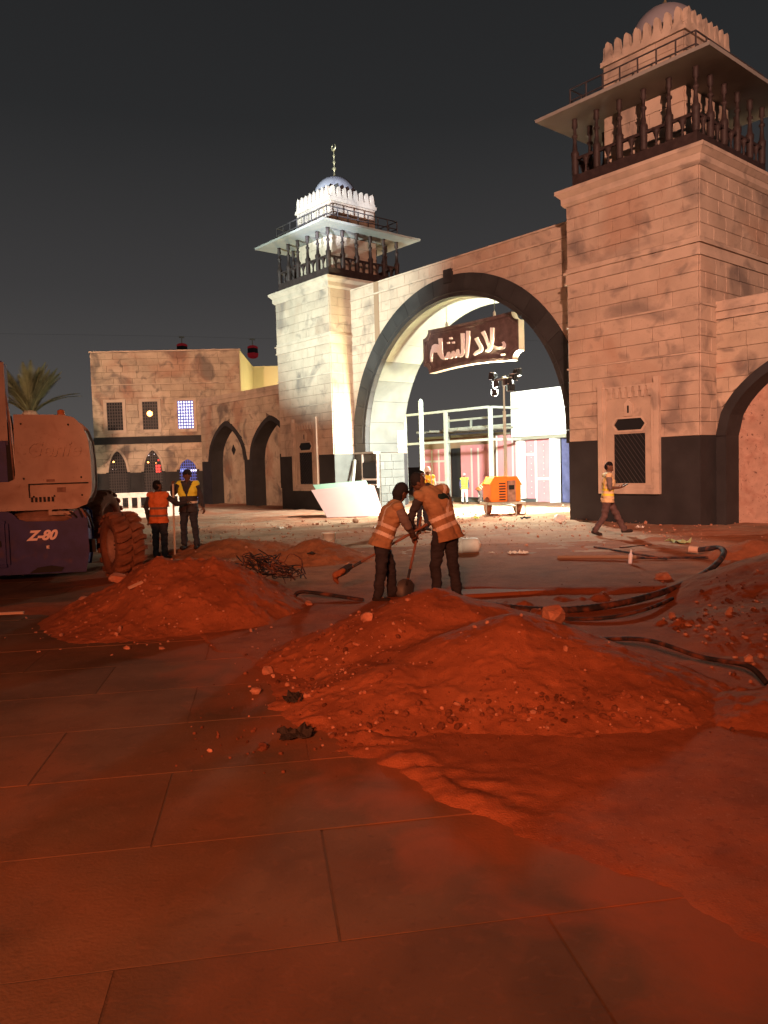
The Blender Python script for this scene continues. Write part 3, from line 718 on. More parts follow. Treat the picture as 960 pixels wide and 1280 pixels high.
# lettering traced as strokes; helper turns picture position of the board into (t,z) on the board face
f_, pc = 961., Vector((0, 0, 1.75))
def on_board(a, b, s=1.6):
    px, py = 510+a/6., 370+b/6.; v = RR*((px-480)/f_)+UU*((640-py)/f_)+FW
    k = (WF(0, s)-pc).dot(SD)/v.dot(SD); P = pc+v*k; return ((P-C0).dot(FD), P.z)
STROKES = {
 'letter_meem': [[(236, 440, 5), (233, 400, 9), (218, 376, 14), (200, 388, 15), (206, 412, 12), (228, 408, 8)], [(198, 385, 9), (186, 415, 8), (180, 450, 7), (180, 492, 3)]],
 'letter_alef_end': [[(246, 318, 12), (250, 370, 11), (254, 420, 10), (262, 462, 9)], [(232, 420, 7), (262, 462, 10), (285, 468, 10)]],
 'letter_sheen': [[(285, 468, 10), (300, 455, 10), (310, 425, 7), (318, 462, 9), (335, 450, 9), (345, 418, 7), (352, 455, 9), (370, 440, 9), (378, 405, 7), (384, 445, 9), (400, 450, 9)]],
 'sheen_dots': [[(324, 310, 9), (326, 324, 9)], [(307, 346, 8), (309, 358, 8)], [(344, 343, 8), (346, 356, 8)]],
 'letter_lam': [[(414, 280, 12), (416, 330, 11), (416, 390, 10), (416, 430, 10), (400, 450, 9)]],
 'letter_alef': [[(456, 262, 12), (455, 330, 11), (451, 400, 11), (445, 464, 6)]],
 'letter_dal': [[(516, 316, 13), (533, 350, 11), (553, 386, 12), (548, 410, 12), (522, 425, 11), (500, 443, 7)]],
 'letter_lam_alef': [[(566, 268, 13), (585, 305, 10), (600, 345, 10), (617, 385, 11), (607, 408, 11), (588, 412, 8)], [(637, 238, 12), (636, 290, 11), (635, 345, 11), (625, 385, 10), (607, 408, 10)]],
 'letter_ba': [[(636, 370, 9), (655, 385, 10), (690, 392, 10), (718, 386, 10), (726, 365, 8), (716, 345, 7)], ],
 'ba_dot': [[(717, 434, 13), (718, 448, 13)]],
}
for nm, st in STROKES.items():
    m = MB(XS)
    for q, ln in enumerate(st):
        dense = []
        for i in range(len(ln)-1):          # Catmull-Rom
            p0 = ln[max(i-1, 0)]; p1 = ln[i]; p2 = ln[i+1]; p3 = ln[min(i+2, len(ln)-1)]
            for k in range(6):
                u = k/6; dense.append(tuple(.5*((2*p1[c])+(-p0[c]+p2[c])*u+(2*p0[c]-5*p1[c]+4*p2[c]-p3[c])*u*u+(-p0[c]+3*p1[c]-3*p2[c]+p3[c])*u**3) for c in range(3)))
        dense.append(ln[-1]); L_, R2 = [], []
        for i, (x, y, w) in enumerate(dense):
            a = dense[max(i-1, 0)]; b = dense[min(i+1, len(dense)-1)]; dx, dy = b[0]-a[0], b[1]-a[1]; l = math.hypot(dx, dy) or 1
            wx = max(w*1.08, 3.0); L_.append(on_board(x-dy/l*wx, y+dx/l*wx)); R2.append(on_board(x+dy/l*wx, y-dx/l*wx))
        for i in range(len(L_)-1):
            m.prism([L_[i], L_[i+1], R2[i+1], R2[i]], 1.545-.003*q-.0005*(i % 3), 1.602)
    m.build(nm, 'letter', sg)
for t_, z_ in ((10.62, 7.60), (8.28, 7.45)):
    m = MB(XS); m.tube([(t_, 1.7, 6.70), (t_, 1.7, z_+.15)], .012, 6); m.lathe([(.05, 6.72), (.05, 6.95), (.02, 7.0)], (t_, 1.7, 0), 8); m.build('hanger_rod', 'steel_pale', sg)

# ================================================================== LEFT BUILDING
bd = empty('stone_building', (-10, 42.2, 0), math.atan(.062), 'two storey stone building with grilled windows at the left, behind the arcade wall', 'building')
WX = [(-4.83, -3.99), (-2.94, -2.12), (-1.06, -.21)]
AX = [(-4.90, -3.89, 1.85, 3.0), (-3.02, -2.01, 1.85, 3.0), (-1.11, -.17, 1.9, 2.45)]
m = MB(); m.box(-5.6, 2.35, .02, 6.8, 0, 8.3); m.build('wall', 'joint', bd)
MB().box(2.352, 2.40, 0, 6.8, 0, 8.3).build('side_wall', 'pale_yellow', bd)
MB().box(2.402, 9.5, 6.75, 7.1, 0, 8.3).build('rear_wall', 'pale_yellow', bd)
MB().box(-5.64, 2.44, -.05, .02, 8.302, 8.38).build('coping', 'trim', bd)
def skb(x0, x1, z0, z1):
    for a, b in WX:
        if x1 > a-.1 and x0 < b+.1 and z1 > 4.05 and z0 < 5.75 and x0 > a-.2 and x1 < b+.2: return True
    return False
courses(bd, -5.6, 2.35, 3.76, 8.29, lambda a, z: ((a, .02, z), (0, 0, 0), 1), h=.36, widths=(.85, 1.0, 1.2), seed=400, m='stone_worn')
courses(bd, -5.6, 2.35, 1.80, 3.36, lambda a, z: ((a, .02, z), (0, 0, 0), 1), h=.36, widths=(.85, 1.0, 1.2), seed=401, m='stone_worn')
MB().box(-5.62, .6, -.05, .02, 3.38, 3.74).build('dark_band', 'black_paint', bd)
MB().box(-5.62, .6, -.04, .02, 0, 1.79).build('dado', 'black_paint', bd)
MB().box(-5.6, 2.35, -.045, -.018, 6.55, 6.60).build('ledge', 'trim', bd)
def grille(x0, x1, z0, z1, y, nx, nz, r=.016):
    m = MB()
    for i in range(nx+1): x = x0+(x1-x0)*i/nx; m.box(x-r, x+r, y-.01, y+.01, z0, z1)
    for i in range(nz+1): z = z0+(z1-z0)*i/nz; m.box(x0, x1, y-.006, y+.014, z-r, z+r)
    return m
mat('grille_glow_blue', (.05, .08, .35), .5, emit=(.06, .1, .5), estr=.5)  # bars glow faintly by themselves, blue window light put into the material
for i, (a, b) in enumerate(WX):
    z0, z1 = 4.12, 5.63; m = MB()
    m.box(a-.17, a, -.09, -.02, z0-.17, z1+.14); m.box(b, b+.17, -.09, -.02, z0-.17, z1+.14); m.box(a+.001, b-.001, -.09, -.02, z0-.17, z0); m.box(a+.001, b-.001, -.09, -.02, z1, z1+.14)
    f = m.build('window', 'trim', bd)
    MB().box(a, b, -.03, -.022, z0, z1).build('pane', 'window_white' if i == 2 else 'glass_dark', f)
    grille(a, b, z0, z1, -.055, 6, 9, .030 if i == 2 else .022).build('grille', 'grille_glow_blue' if i == 2 else 'rail_metal', f)
    if i == 1:
        MB().lathe([(.01, -.16), (.12, -.1), (.16, 0), (.12, .1), (.01, .16)], ((a+b)/2-.03, -.045, 4.98), 10).build('lamp_globe', 'window_amber', f, True)
for i, (a, b, sp, tp) in enumerate(AX):
    c = (a+b)/2; h = (b-a)/2; n = 14; m = MB(); R2 = h+.13; P1 = []; P2 = []
    for k in range(n+1):
        q = -1+2*k/n; P1.append((c+q*h, sp+arch_z(q*h, h, tp-sp))); P2.append((c+q*R2, sp+arch_z(q*R2, R2, tp-sp+.14)))
    for k in range(n): m.prism([P1[k], P1[k+1], P2[k+1], P2[k]], -.085, -.02)
    m.box(a-.13, a, -.085, -.02, .05, sp-.001); m.box(b, b+.13, -.085, -.02, .05, sp-.001)
    f = m.build('window', 'trim' if i < 2 else 'stone_worn', bd)
    # hide the frame's lower legs in the dark dado colour
    f.data.materials.append(M['black_paint'])
    for pl in f.data.polygons:
        if pl.center.z < 1.75 and max(f.data.vertices[v].co.z for v in pl.vertices) <= sp+.01: pl.material_index = 1
    pan = MB(); pan.prism([(a, .05)]+P1+[(b, .05)], -.03, -.022)
    pan.build('pane', 'glass_dark', f)
    g_ = MB()
    for k in range(1, 8):
        x = a+(b-a)*k/8; g_.box(x-.02, x+.02, -.062, -.045, .05, sp+arch_z(x-c, h, tp-sp))
    z = .2
    while z < tp:
        if z < sp: w_ = h
        else:
            w_ = 0
            for q in range(41):
                if arch_z(h*q/40, h, tp-sp) > z-sp: w_ = h*q/40
        if w_ > .05: g_.box(c-w_, c+w_, -.058, -.04, z-.02, z+.02)
        z += .155
    g_.build('grille', 'grille_glow_blue' if i == 2 else 'rail_metal', f)
    if i == 2:
        m = MB(); m.box(a+.05, a+.4, -.036, -.031, .3, sp+.05); m.build('lit_shelf', 'window_blue', f)
        m = MB(); m.box(c+.05, b-.02, -.036, -.031, .5, sp+.02); m.build('lit_room', 'window_white', f)
    sp_ = {0: [('window_amber', .28, 2.42, .05), ('window_white', .78, 2.75, .05), ('window_white', .22, 2.02, .02), ('window_white', .38, 2.02, .02), ('window_white', .5, 1.5, .015)],
           1: [('window_amber', .25, 2.35, .05), ('window_white', .6, 2.78, .03), ('window_white', .3, 2.72, .03), ('window_white', .5, 1.98, .025), ('window_red', .8, 2.45, .05), ('window_amber', .66, 2.3, .02)], 2: []}[i]
    for mt, fx, z, rr in sp_: MB().lathe([(.002, -rr), (rr*.8, -rr*.5), (rr, 0), (rr*.8, rr*.5), (.002, rr)], (a+(b-a)*fx, -.035, z), 8).build('glow_lamp', mt, f, True)
    if i == 1: MB().box(a+.65, a+.92, -.036, -.031, 1.65, 2.2).build('red_sign_light', 'window_red', f)
lamp('POINT', 'yellow_yard_lamp', (-3.2, 45.0, 5.2), 1300, (1, .86, .42), radius=.15)

# cable cars high behind the roof
def gondola(x, y, z, lab):
    g_ = empty('cable_car', (x, y, z), .3, lab, 'cable car', 'red cable cars')
    m = MB(); m.lathe([(.55, 0), (.95, .25), (1.1, .9), (1.05, 1.0)], n=4); m.lathe([(1.02, 1.9), (1.0, 2.2), (.6, 2.45)], n=4); m.build('cabin', 'gondola_red', g_)
    MB().lathe([(1.0, 1.003), (.98, 1.897)], n=4).build('window_band', 'glass_dark', g_)
    m = MB(); m.tube([(0, 0, 2.4), (0, 0, 3.6)], .1, 6); m.box(-.5, .5, -.15, .15, 3.5, 3.8); m.build('hanger', 'steel_pale', g_)
gondola(-24.4, 150, 23.3, 'red cable car hanging in the sky beside the left gate tower')
gondola(-38.0, 150, 24.1, 'red cable car half hidden behind the roof of the stone building')
tag(MB().tube([(-90, 150, 30.2), (-38, 150, 27.9), (-24.4, 150, 27.1), (60, 150, 24)], .012, 5).build('ropeway_cable', 'rail_metal'), 'thin ropeway cable carrying the red cable cars across the sky', 'cable')

# ================================================================== YARD BEHIND THE GATE
ZG = -.45
def fx(t, s, z): return (t, s, z)
sh = empty('steel_frame', WF(21, 12, ZG), ANG, 'pale galvanised steel frame of an unfinished kiosk seen through the great arch', 'steel frame')
X_ = T(21, 12)
def FB(m, t0, t1, s0, s1, z0, z1): return m.box(t0, t1, s0, s1, z0-ZG, z1-ZG)
for t_, s_ in ((17.8, 12), (21.15, 12), (24.6, 12), (17.8, 15.6), (24.6, 15.6)):
    MB(X_).box(t_-.09, t_+.09, s_-.09, s_+.09, 0, 5.2).build('post', 'steel_pale', sh)
for z in (4.66, 2.95):
    MB(X_).box(17.892, 24.508, 11.93, 12.07, z-ZG, z+.13-ZG).build('beam', 'steel_pale', sh)
    MB(X_).box(17.73, 17.87, 12.1, 15.5, z-ZG, z+.12-ZG).build('beam', 'steel_pale', sh)
MB(X_).box(17.89, 24.5, 15.53, 15.67, 4.4-ZG, 4.52-ZG).build('beam', 'steel_pale', sh)
MB(X_).box(17.89, 24.5, 15.53, 15.67, 3.9-ZG, 4.0-ZG).build('beam', 'steel_pale', sh)
for t_ in (19.2, 22.6): MB(X_).box(t_-.05, t_+.05, 15.55, 15.65, 4.01-ZG, 4.39-ZG).build('strut', 'steel_pale', sh)
# roof trusses under the beam
m = MB(X_)
for k in range(6): m.box(18.2+k*1.1, 18.32+k*1.1, 12.2, 15.4, 3.62-ZG, 3.74-ZG)
m.build('purlin', 'cream', sh)
# pink gypsum walls
pk = empty('plasterboard_wall', WF(21, 15.8, ZG), ANG, 'pink plasterboard walls with pale taped joints behind the steel frame', 'wall')
X2 = T(21, 15.8)
def panel(t0, t1, z0, z1, s=15.9, mt='pink_board', nm='board'): return MB(X2).box(t0, t1, s, s+.1, z0-ZG, z1-ZG).build(nm, mt, pk)
MB(X2).box(17.0, 27.5, 16.3, 16.4, 0, 3.95).build('backing', 'brown_shade', pk)
cur = 27.4; i = 0
for wdt in (1.0, .62, .95, 1.0, .9, .55, .95):
    t1 = cur; t0 = cur-wdt
    if i == 3: panel(t0, t1, ZG, 2.75, 16.1, 'dark', 'doorway')
    elif i in (4, 5, 6): panel(t0+.01, t1-.01, ZG, 2.9)
    else: panel(t0+.01, t1-.01, ZG, 2.75)
    cur = t0; i += 1
panel(17.9, 20.35, ZG, 3.35, 15.4); panel(20.37, 20.47, ZG, 3.35, 15.4, 'white_board', 'corner_strip')
for t_ in (26.4, 25.78, 24.85, 22.9, 22.35): MB(X2).box(t_-.06, t_+.06, 15.88, 15.899, 0, 3.15).build('joint_tape', 'tape', pk)
for z in (.55, 1.9): MB(X2).box(24.9, 27.3, 15.885, 15.897, z-ZG, z+.13-ZG).build('joint_tape', 'tape', pk)
for t_ in (19.2, 18.6): MB(X2).box(t_-.05, t_+.05, 15.38, 15.398, 0, 3.7).build('joint_tape', 'tape', pk)
MB(X2).box(17.0, 27.5, 15.7, 16.5, 3.4-ZG, 3.55-ZG).build('ceiling_edge', 'cream', pk)
tag(MB(T(24, 15)).box(17.2, 27.4, 13.6, 15.3, 0, .18).build('concrete_step', 'grey_and_lit_black', loc=WF(24, 15, ZG), rot=(0, 0, ANG)), 'long low grey concrete step before the pink plasterboard walls', 'step')
# shop front on the right with white fascia
sf = empty('shop_front', WF(15, 14.6, ZG), ANG, 'shop front with blank white fascia box over pink boards, right of the light tower', 'shop front')
X3 = T(15, 14.6)
def sb(nm, mt, t0, t1, s0, s1, z0, z1): return MB(X3).box(t0, t1, s0, s1, z0-ZG, z1-ZG).build(nm, mt, sf)
sb('fascia', 'white_board', 10.4, 18.35, 14.3, 15.2, 3.15, 5.62)
sb('soffit_beam', 'cream', 10.4, 18.3, 14.4, 15.1, 2.98, 3.145)
sb('column', 'white_board', 15.5, 15.85, 14.42, 14.9, ZG, 2.975)
sb('column', 'white_board', 17.85, 18.15, 14.42, 14.9, ZG, 2.975)
sb('column', 'cream', 18.25, 18.6, 15.0, 15.3, ZG, 3.6)
for k, (a, b) in enumerate(((17.2, 17.83), (16.62, 17.17), (15.9, 16.6))): sb('board', 'pink_board', a, b, 14.95, 15.05, ZG, 2.97)
for t_ in (17.18, 16.1): sb('joint_tape', 'tape', t_-.07, t_+.07, 14.93, 14.948, ZG, 2.97)
for z, a, b in ((2.1, 17.2, 17.83), (.75, 16.1, 17.1), (2.1, 15.88, 16.1)): sb('joint_tape', 'tape', a, b, 14.925, 14.946, z, z+.14)
sb('door', 'door_blue', 12.8, 15.45, 14.95, 15.05, ZG, 2.97)
for k in range(5): sb('door_rib', 'door_blue', 14.9-k*.4, 15.0-k*.4, 14.9, 14.948, ZG+.2, 2.5)
for k in range(9):
    for t_ in (17.5, 16.65): sb('screw_patch', 'tape', t_-.02, t_+.02, 14.935, 14.949, .0+k*.33, .04+k*.33)
# free standing post
tag(MB().lathe([(.11, 0), (.11, 5.1), (.06, 5.2), (.02, 5.23)], n=12).build('standing_pipe', 'steel_pale', loc=(1.85, 36, -.4)), 'single thick pale upright pipe standing left of the steel frame', 'post')

# ---- mobile light tower
lt = empty('light_tower', (4.05, 26.0, 0), R_(8), 'orange mobile light tower trailer with raised mast standing under the great arch', 'light tower'); lt.scale = (.84, .9, 1)
body = MB().box(-.62, .62, -.35, .75, .45, 1.02); body.prism([(-.62, 1.021), (.62, 1.021), (.45, 1.26), (-.45, 1.26)], -.35, .75); body.build('body', 'orange_plastic', lt, bevel=.03)
m = MB()
for k in range(7): m.box(-.28, -.02, -.375, -.352, .5+k*.09, .54+k*.09)
m.build('louvre', 'dark', lt)
MB().box(.05, .38, -.42, -.352, .4, 1.15).build('control_panel', 'rim', lt)
MB().box(.1, .32, -.44, -.425, .85, 1.0).build('display', 'glass_dark', lt)
m = MB(); m.box(-.75, .75, -.5, .8, .36, .44); m.tube([(0, -.4, .4), (.15, -1.1, .32)], .035, 6); m.tube([(-.3, -.4, .4), (.15, -1.1, .32)], .03, 6); m.tube([(.15, -1.1, .4), (.15, -1.1, 0)], .03, 6); m.build('chassis', 'steel_pale', lt)
for sx_ in (-.62, .62):
    w_ = MB()
    w_.lathe([(.10, -.09), (.27, -.09), (.30, -.05), (.30, .05), (.27, .09), (.10, .09)], n=20); o = w_.build('wheel', 'rubber', lt, True, loc=(sx_, .1, .30), rot=(0, math.pi/2, 0))
    MB().lathe([(.02, -.1), (.16, -.1), (.17, .1), (.02, .1)], n=14).build('rim', 'rim', o, True)
for sx_ in (-.8, .8):
    m = MB(); m.tube([(sx_*.8, -.1, .4), (sx_, -.3, .4), (sx_, -.3, .02)], .025, 6); m.lathe([(.09, 0), (.09, .03)], (sx_, -.3, 0), 8); m.build('outrigger', 'steel_pale', lt)
m = MB(); m.box(.12, .23, .1, .21, 1.0, 2.6); m.box(.12, .22, .12, .22, 2.6, 3.5); m.box(.14, .20, .14, .20, 3.5, 4.4); m.build('mast', 'steel_pale', lt)
m = MB(); m.tube([(-.34, .15, 4.52), (.78, .0, 4.62)], .035, 6); m.box(.1, .24, .08, .22, 4.35, 4.65); m.build('crossbar', 'rail_metal', lt)
for k, (x, z, ty, rz) in enumerate(((-.32, 4.66, .35, 40), (-.22, 4.40, -.2, 70), (-.26, 4.12, .1, 60), (.36, 4.5, .3, -30), (.56, 4.62, .2, -50), (.74, 4.78, -.1, -60), (.42, 4.28, .2, 15))):
    m = MB(); m.box(-.15, .15, -.07, .07, -.11, .11); m.box(-.10, .10, -.12, -.071, -.07, .07)
    for q in range(4): m.box(-.13+q*.075, -.11+q*.075, -.145, -.071, -.09, .09)
    h_ = m.build('lamp_head', 'dark', lt, loc=(x, .1, z), rot=(ty*.6, 0, R_(rz)))
    MB().box(-.13, .13, .072, .08, -.09, .09).build('lamp_glass', 'lamp_glow', h_)
    mm_ = MB(); mm_.box(-.165, .165, -.02, .02, -.125, -.112); mm_.box(-.165, .165, -.02, .02, .112, .125); mm_.build('bracket', 'white_board', h_)
lamp('POINT', 'light_tower_lamp', (4.75, 26.9, 4.3), 4800, (.93, 1, .84), radius=.25)
lamp('SPOT', 'light_tower_lamp_back', (4.8, 27.0, 4.7), 13500, (.93, 1, .88), WF(18, 14, 2.0), 80, .5, .2)
lamp('SPOT', 'light_tower_lamp_fascia', (5.0, 27.0, 4.8), 26000, (.95, 1, .92), WF(14.6, 14.6, 6.4), 25, .2, .2)
lamp('SPOT', 'light_tower_lamp_down', (4.4, 26.6, 4.6), 13500, (1, 1, .90), (3.5, 31, 0), 125, .5, .2)
lamp('SPOT', 'light_tower_lamp_yard', WF(7.2, .3, 4.7), 4200, (1, .97, .82), (-6.5, 29.5, 0), 80, .5, .2)
lamp('SPOT', 'light_tower_lamp_left', WF(7.3, 1.5, 4.6), 9500, (1, .95, .50), WF(15.6, .9, 8.0), 80, .4, .2)

# boards leaning at the far tower
m = MB(); m.add([(-1.98, 26.9, .02), (-.1, 26.95, .02), (-.45, 28.0, 1.12), (-2.6, 27.9, .98)], [(0, 1, 2, 3)])
def slab_quad(name, q, th, mt, parent=None):
    q = [Vector(v) for v in q]; n = (q[1]-q[0]).cross(q[3]-q[0]).normalized()
    c = sum(q, Vector())/4; base = Vector((c.x, c.y, min(v.z for v in q)))
    m = MB(); m.add([v-base for v in q]+[v-base-n*th for v in q], [(0, 1, 2, 3), (7, 6, 5, 4), (0, 1, 5, 4), (1, 2, 6, 5), (2, 3, 7, 6), (3, 0, 4, 7)])
    o = m.build(name, mt, parent); o.location = base; return o
for k in range(3):
    d = .03*k
    o = slab_quad('plasterboard_sheet', [(-2.0+d*2, 26.9+d, .02), (-.12+d*2, 26.95+d, .02), (-.45+d*2, 28.0+d, 1.10-.02*k), (-2.62+d*2, 27.9+d, .97+.0*k)], .018, 'pink_light')
    tag(o, ['front pink plasterboard sheet leaning at the foot of the far tower', 'middle pink plasterboard sheet in the leaning stack by the far tower', 'rear pink plasterboard sheet of the leaning stack by the far tower'][k], 'board', 'plasterboard sheets leaning by the far tower')
o = slab_quad('plasterboard_sheet', [(-1.85, 27.15, .1), (-.15, 27.2, .1), (-.62, 28.25, 1.26), (-2.58, 28.2, 1.15)], .015, 'green_board')
tag(o, 'pale green plasterboard sheet sticking up behind the leaning pink sheets', 'board', 'plasterboard sheets leaning by the far tower')
m = MB(); m.box(-.75, .75, -.25, .3, 0, .12); m.box(-.7, -.6, -.05, .05, .12, .9); m.box(.6, .7, -.05, .05, .12, .9); m.box(-.8, .8, -.06, .06, .9, 1.0)
tag(m.build('trestle', 'handle_wood', loc=(-1.3, 28.15, 0)), 'wooden trestle behind the leaning plasterboard sheets', 'trestle')
a_, b_ = WF(15.0, .93, 2.05), WF(14.5, .35, .9); a_, b_ = WF(15.35, .9, 2.05), WF(15.0, .25, 0)
m = MB(); m.tube([Vector((0, 0, 0)), a_-b_], .07, 4); tag(m.build('leaning_plank', 'steel_pale', loc=b_), 'pale plank leaning against the grey pier left of the great arch', 'plank')

# ================================================================== WHITE BARRIERS
def barrier(x, y, rz, lab):
    b = empty('plastic_barrier', (x, y, 0), rz, lab, 'barrier', 'white plastic barriers before the stone building')
    m = MB(); m.prism([(-.28, 0), (.28, 0), (.2, .22), (.09, .3), (.09, .38), (-.09, .38), (-.09, .3), (-.2, .22)], -.75, .75, axis='x'); m.box(-.75, .75, -.09, .09, .80, 1.0)
    for k in range(5): m.box(-.75+k*.345, -.62+k*.345, -.085, .085, .38, .80)
    m.build('shell', 'white_plastic', b, bevel=.015)
barrier(-11.6, 30.2, .25, 'white plastic road barrier farthest left, beside the tyre of the boom lift')
barrier(-10.1, 30.6, .25, 'white plastic road barrier just left of the man in the orange vest')
barrier(-8.6, 31.0, .25, 'white plastic road barrier behind the two standing men')

# ================================================================== PALM
pm = empty('palm_tree', (-13.6, 30, 0), 0, 'palm tree with upright fronds behind the boom lift', 'palm tree')
MB().lathe([(.34, 0), (.27, .5), (.25, 2.5), (.28, 3.6), (.38, 4.0), (.22, 4.3)], n=12).build('trunk', 'palm_trunk', pm, True)
def frond_mesh(L, bend, seed):
    q = random.Random(seed); m = MB(); pts = []
    for i in range(11): u = i/10; pts.append(Vector((bend*u*u*L, 0, u*L*(1-.25*bend*u))))
    m.tube(pts, [.03*(1-.8*i/10) for i in range(11)], 4)
    for i in range(1, 44):
        u = i/44; k = min(9, int(u*10)); f = u*10-k; P = pts[k].lerp(pts[k+1], f); D = (pts[k+1]-pts[k]).normalized(); l = (.42*math.sin(math.pi*min(1, u*.9+.12))+.08)*q.uniform(.85, 1.15)
        for sg in (-1, 1):
            side = Vector((q.uniform(-.1, .25), sg, 0)); d = (D*1.1+side*.7).normalized(); n = D.cross(d).normalized()
            w = D*.034; m.add([P-w, P+w, P+d*l], [(0, 1, 2)])
    return m.mesh('frond', 'palm_leaf')
fm = [frond_mesh(2.3, .25, 1), frond_mesh(2.1, .5, 2), frond_mesh(1.9, .85, 3)]
for k in range(34):
    q = random.Random(k); tl = .62*(k/34)**.9
    inst('frond', fm[0 if tl < .45 else 1 if tl < .75 else 2], pm, (0, 0, 4.05), (0, .08+tl*.95, q.uniform(0, 6.28)))
for k in range(1): pass

# ================================================================== BOOM LIFT
BX, BY = -5.8, 13.6
PVX, PVY, LR = -5.0, 13.0, R_(17)
BX, BY = PVX, PVY
bl = empty('boom_lift', (BX, BY, 0), LR, 'dusty self propelled boom lift with blue chassis and chunky tyre at the left edge', 'boom lift')
KX = .9
def LX(x): return (x+4.93)*KX
def bx(v): return ((v[0]+4.93)*KX, v[1]-BY, v[2])
cov = [(-6.07, 2.73), (-5.30, 2.72), (-5.13, 2.68), (-5.0, 2.56), (-4.92, 2.36), (-4.89, 2.0), (-4.89, 1.60), (-4.91, 1.45), (-4.98, 1.30), (-5.15, 1.24), (-7.4, 1.24), (-7.4, 1.62), (-6.25, 1.63), (-6.12, 1.68), (-6.09, 1.8)]
Cv = MB(bx).prism(cov, 12.95, 14.5).build('engine_cover', 'machine_grey', bl, bevel=.045)
m = MB(bx); m.box(-5.93, -4.90, 12.925, 12.948, 1.615, 1.635); m.box(-5.93, -5.91, 12.925, 12.948, 1.40, 1.614); m.build('cover_seam', 'dark', Cv)
m = MB(bx); m.prism([(-4.905, 1.45), (-4.875, 1.6), (-4.875, 2.0), (-4.905, 2.36), (-4.93, 2.36), (-4.90, 2.0), (-4.90, 1.6), (-4.93, 1.45)], 13.1, 14.4); m.build('edge_trim', 'rim', Cv)
MB().lathe([(.09, 0), (.085, .06), (.06, .08), (.06, .15), (.02, .17)], n=12).build('beacon', 'beacon', bl, True, loc=(LX(-5.37), 13.5-BY, 2.725))
ch = [(-7.6, .19), (-5.05, .15), (-4.98, .45), (-4.99, 1.08), (-5.06, 1.14), (-5.16, 1.13), (-5.26, .99), (-5.36, .965), (-6.02, .985), (-6.16, 1.03), (-6.26, 1.13), (-6.36, 1.17), (-7.6, 1.18)]
Ch = MB(bx).prism(ch, 12.98, 14.3).build('chassis', 'machine_blue', bl, bevel=.03)
MB(bx).box(-6.85, -6.30, 12.86, 12.975, .28, 1.05).build('side_box', 'machine_blue', Ch, bevel=.05)
MB(bx).box(-7.2, -6.42, 12.84, 12.858, .62, .72).build('step_slot', 'dark', Ch)
MB(bx).prism([(-6.0, .155), (-5.45, .155), (-5.40, .22), (-5.62, .26), (-5.85, .24)], 12.94, 12.978).build('tie_down_slot', 'dark', Ch)
MB().lathe([(.62, 0), (.62, .1), (.55, .12), (.55, .26)], n=32).build('turntable', 'rim', bl, True, loc=(LX(-5.75), 13.65-BY, .98))
m = MB(bx); m.box(-7.3, -6.12, 13.0, 14.2, 1.64, 2.3); m.build('hydraulic_tank', 'dark', bl, bevel=.02)
m = MB(bx); m.box(-7.2, -6.24, 12.98, 13.35, 1.64, 3.65); m.build('boom_arm', 'machine_blue', bl, bevel=.03)
m = MB(bx); m.box(-7.21, -6.23, 12.955, 12.975, 2.35, 3.62); m.build('boom_side_plate', 'machine_grey', bl)
for x, z0, z1, rr, mt in ((-6.19, 1.66, 2.9, .018, 'rim'), (-6.15, 1.66, 2.65, .012, 'white_plastic'), (-6.11, 1.68, 2.45, .018, 'dark')):
    MB(bx).tube([(x-.06, 13.0, z1+.3), (x-.02, 12.99, z1), (x, 12.98, (z0+z1)/2), (x+.02, 13.0, z0)], rr, 6).build('hydraulic_hose', mt, bl, True)
for k, (x, mt) in enumerate(((-5.1, 'dark'), (-5.04, 'rim'), (-4.98, 'dark'), (-5.2, 'dark'), (-5.3, 'rim'))):
    MB(bx).tube([(x-.2, 13.1, 1.22), (x, 12.97, 1.2-.03*k), (x+.06, 12.99, 1.05), (x+.1, 13.2, .85)], .022, 6).build('hydraulic_hose', mt, bl, True)
m = MB(bx); m.box(-5.6, -5.2, 12.99, 13.1, 1.10, 1.16); m.box(-5.62, -5.56, 12.98, 13.1, 1.10, 1.22); m.build('lock_bar', 'machine_grey', bl)
def text_mesh(body, size, shear=.0, ext=.004, off=0.0, mt='decal'):
    cu = bpy.data.curves.new('text', 'FONT'); cu.body = body; cu.size = size; cu.shear = shear; cu.extrude = ext; cu.offset = off; cu.align_x = 'CENTER'; cu.resolution_u = 4
    ob = bpy.data.objects.new('text', cu); COL.objects.link(ob); dg = bpy.context.evaluated_depsgraph_get(); dg.update()
    me = bpy.data.meshes.new_from_object(ob.evaluated_get(dg)); COL.objects.unlink(ob); bpy.data.objects.remove(ob)
    me.materials.clear(); me.materials.append(M[mt]); return me
inst('decal_lettering', text_mesh('Z-80', .22, .35, .004, .010), Ch, (LX(-5.76), 12.968-BY, .70), (math.pi/2, 0, 0))
inst('embossed_lettering', text_mesh('Genie', .36, .3, .014, .004, 'machine_grey'), Cv, (LX(-5.5), 12.944-BY, 2.08), (math.pi/2, 0, 0))
m = MB(bx)
for x, z in ((-6.0, 2.62), (-5.2, 2.6), (-6.0, 1.72), (-5.02, 1.72), (-5.02, 1.42), (-5.85, 1.42), (-5.5, 1.42)): m.prism([(x+.018*math.cos(a), z+.018*math.sin(a)) for a in [i*math.pi/3 for i in range(6)]], 12.935, 12.95)
m.build('cover_bolts', 'dark', Cv)
MB(bx).box(-5.62, -5.48, 12.93, 12.949, 1.66, 1.70).build('cover_latch', 'rim', Cv); MB(bx).box(-5.45, -5.30, 12.93, 12.949, 1.48, 1.56).build('cover_handle', 'rim', Cv)
m = MB(bx)
for k in range(6): m.box(-5.9+k*.07, -5.86+k*.07, 12.932, 12.949, 1.33, 1.41)
m.build('vent_slots', 'dark', Cv)
